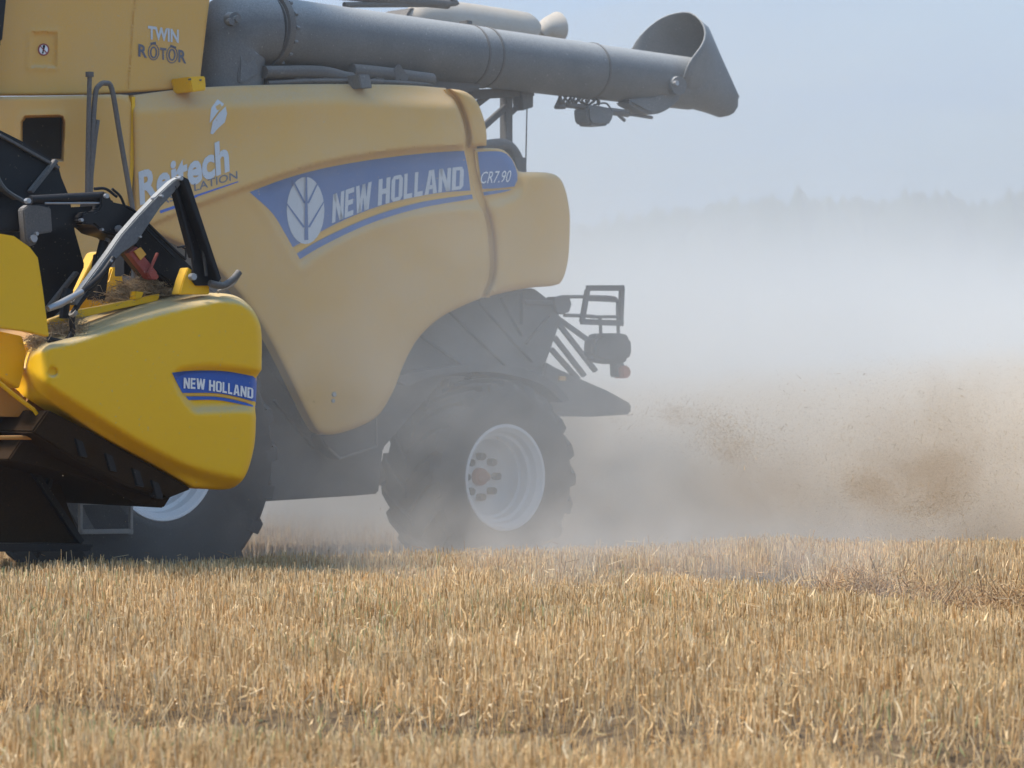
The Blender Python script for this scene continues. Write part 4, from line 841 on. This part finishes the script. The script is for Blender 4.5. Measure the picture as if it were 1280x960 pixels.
# long sloping strut and channel strut
hb(prism([(228, 219), (232, 223), (222, 236), (201, 259), (184, 284), (171, 304), (153, 316), (136, 334), (113, 361), (96, 382), (90, 377), (113, 347), (136, 316), (152, 293), (174, 268), (199, 242), (216, 226)], 4.56, 4.50, bev=.006), 'stay_arm', M['gray'])
hb(bolts([(226, 222, 4.58, .010), (203, 245, 4.58, .008), (192, 248, 4.58, .007), (176, 296, 4.58, .006), (139, 326, 4.58, .008)]), 'stay_bolt', M['steel'])
g_ = prism([(218, 230), (228, 220), (236, 224), (277, 348), (270, 357), (246, 357), (240, 349), (242, 335), (240, 312)], 4.52, 4.50, bev=.003); g2 = prism([(228, 220), (236, 224), (277, 348), (272, 350), (230, 228)], 4.60, 4.52, bev=.003); g_.add(g2.v, g2.f); bar((219, 232), (243, 322), 3, 4.56, .05, g_); hb(g_, 'channel_strut', M['black'])
g_ = T([(228, 236, 4.54), (240, 262, 4.55), (252, 300, 4.55), (258, 345, 4.55)], .010, None, 6); hb(g_, 'hydraulic_hose', M['rubber'])
hb(bolts([(241, 346, 4.56, .02), (226, 223, 4.62, .012)]), 'strut_bolt', M['steel'])
hb(prism([(235, 334), (241, 338), (246, 350), (262, 353), (262, 368), (224, 368), (229, 350)], 4.50, 4.42, bev=.005), 'strut_bracket', M['yel'])
g_ = T([(262, 354, 4.55), (278, 357, 4.55), (290, 350, 4.55), (299, 340, 4.55)], .020, None, 10); hb(g_, 'hose_end', M['dark']); hb(T([(272, 365, 4.5), (290, 356, 4.5), (301, 341, 4.5)], .010, None, 8), 'hose_end', M['frame'])
# hoses down to the trough
hb(T([(60, 386, 4.58), (75, 380, 4.58), (103, 364, 4.58)], [.017, .022, .016], None, 10, smooth=False), 'hose_coupling', M['steel'])
g_ = T([(103, 364, 4.58), (125, 345, 4.57), (142, 322, 4.57)], .016, None, 10); T([(60, 424, 4.5), (80, 427, 4.5), (90, 416, 4.5), (90, 398, 4.52), (98, 380, 4.54), (122, 350, 4.55), (140, 322, 4.55)], .017, g_, 10); T([(80, 398, 4.4), (82, 375, 4.4), (86, 362, 4.4)], .028, g_, 8); hb(g_, 'hose', M['black'])
hb(T([(90, 390, 4.53), (93, 393, 4.53)], .026, None, 10, smooth=False), 'hose_clamp', M['frame'])
# yellow frame behind, straw lip
hb(prism([(60, 404), (90, 400), (150, 386), (198, 376), (200, 367), (130, 382), (95, 388), (62, 400), (55, 420), (60, 425)], VH - .30, VH - .36, bev=.004), 'back_lip', M['yel'])
g_ = prism([(84, 385), (120, 316), (126, 314), (130, 380), (95, 392)], VH - .9, VH - 1.0, bev=.004); prism([(135, 350), (140, 334), (155, 334), (154, 348), (160, 380), (120, 384), (122, 360)], VH - 1.0, VH - 1.3, g_, bev=.01); hb(g_, 'back_plate', M['yel'])
hb(prism([(170, 364), (180, 365), (177, 372), (169, 374)], VH - .28, VH - .34, bev=.002), 'lug', M['yel'])
# straw lying on the header: a thing that rests there
def tuft(name, label, spots, cnt, tint=1.0, group=None):
    Bs, Ts = [], []
    for (px, py, v, sx, sy, k) in spots:
        q = L(px + rng.normal(0, sx, k), py + rng.normal(0, sy, k), v + rng.normal(0, .06, k))
        d = rng.normal(0, 1, (k, 3)) * [1, 1, .55]; d /= np.linalg.norm(d, axis=1)[:, None]; l_ = rng.uniform(.03, .12, (k, 1)); Bs.append(q - d * l_ / 2); Ts.append(q + d * l_ / 2)
    Bs, Ts = np.concatenate(Bs), np.concatenate(Ts); Rm = np.array(Matrix.Rotation(ROT, 3, 'Z'))
    Bs = Bs @ Rm.T + [OX, OY, 0]; Ts = Ts @ Rm.T + [OX, OY, 0]; n = len(Bs)
    col = np.array([.50, .36, .22]) * rng.uniform(.6, 1.25, (n, 1)) * tint
    o = blades_object(name, Bs, Ts, rng.uniform(.001, .002, n), col, SM, bend=rng.normal(0, .012, (n, 3)), tri=True)
    tag(o, label, 'straw', group, 'stuff'); return o
tuft('straw_heap', 'tan straw heaped on top of the header behind the yellow shield', [(150, 372, VH - .45, 14, 3.5, 900), (175, 362, VH - .45, 14, 5.5, 2200), (195, 358, VH - .45, 9, 6, 1200), (214, 366, VH - .42, 8, 4, 700)], 0)
tuft('straw_heap', 'brown straw caught around the hose at the nose of the yellow shield', [(52, 428, VH - .25, 10, 4, 700), (75, 414, VH - .25, 9, 5, 700), (93, 405, VH - .22, 5, 7, 260), (100, 416, VH - .2, 7, 3, 160)], 0, .8)
# ---- chaff in the air
n1_ = 9000
X = np.concatenate([rng.normal(3.3, .5, 4200), rng.normal(2.6, .45, 1500), rng.uniform(.6, 4.6, 3300)]); Y = np.concatenate([rng.normal(21.9, .5, 4200), rng.normal(21.6, .4, 1500), rng.uniform(20.5, 26, 3300)])
Z = np.concatenate([np.abs(rng.normal(.45, .42, 4200)) + .1, np.abs(rng.normal(.55, .2, 1500)), rng.uniform(.1, 1.5, 3300) ** 1.2])
def clumpc(px, py, Yc, s, k): return (px - 640) / FPX * Yc + rng.normal(0, s, k), Yc + rng.normal(0, s, k), 1.5 - (py - 480) / FPX * Yc + rng.normal(0, s * .55, k)
for px, py, s, k in [(905, 545, .10, 700), (925, 560, .08, 600), (890, 525, .05, 250), (845, 515, .06, 200), (1080, 608, .09, 600), (1165, 632, .11, 900), (1180, 620, .06, 350), (1150, 640, .06, 350), (1200, 560, .25, 1200), (1130, 560, .3, 1100)]:
    a, b, c = clumpc(px, py, 20.8 if px < 1000 else 21.2, s * rng.uniform(1.2, 2.2), k * 3); X = np.append(X, a); Y = np.append(Y, b); Z = np.append(Z, c)
k = 6000; f_ = rng.random(k) ** .8; px_ = 760 + 520 * f_; py_ = 520 + 60 * f_ + rng.normal(0, 1, k) * (12 + 50 * f_); Yk = 21.0 + rng.normal(0, .3, k)
X = np.append(X, (px_ - 640) / FPX * Yk); Y = np.append(Y, Yk); Z = np.append(Z, 1.5 - (py_ - 480) / FPX * Yk)
# sparse bits over the whole machine, nearer the camera
k = 260; X = np.append(X, rng.uniform(-3, 3, k)); Y = np.append(Y, rng.uniform(15, 19, k)); Z = np.append(Z, rng.uniform(.3, 1.6, k))
n = len(X); d = rng.normal(0, 1, (n, 3)); d /= np.linalg.norm(d, axis=1)[:, None]; l_ = rng.uniform(.0012, .005, (n, 1)) * np.where(rng.random((n, 1)) < .02, 6, 1)
P0 = np.stack([X, Y, Z], 1); ok = Z > .03
ch_o = blades_object('flying_chaff', (P0 - d * l_)[ok], (P0 + d * l_)[ok], rng.uniform(.0008, .0018, ok.sum()), (np.array([.46, .32, .17]) * rng.uniform(.6, 1.5, (n, 1)))[ok], SM, bend=0, tri=True)
tag(ch_o, 'brown chaff and straw bits thrown into the dusty air', 'chaff', kind='stuff')
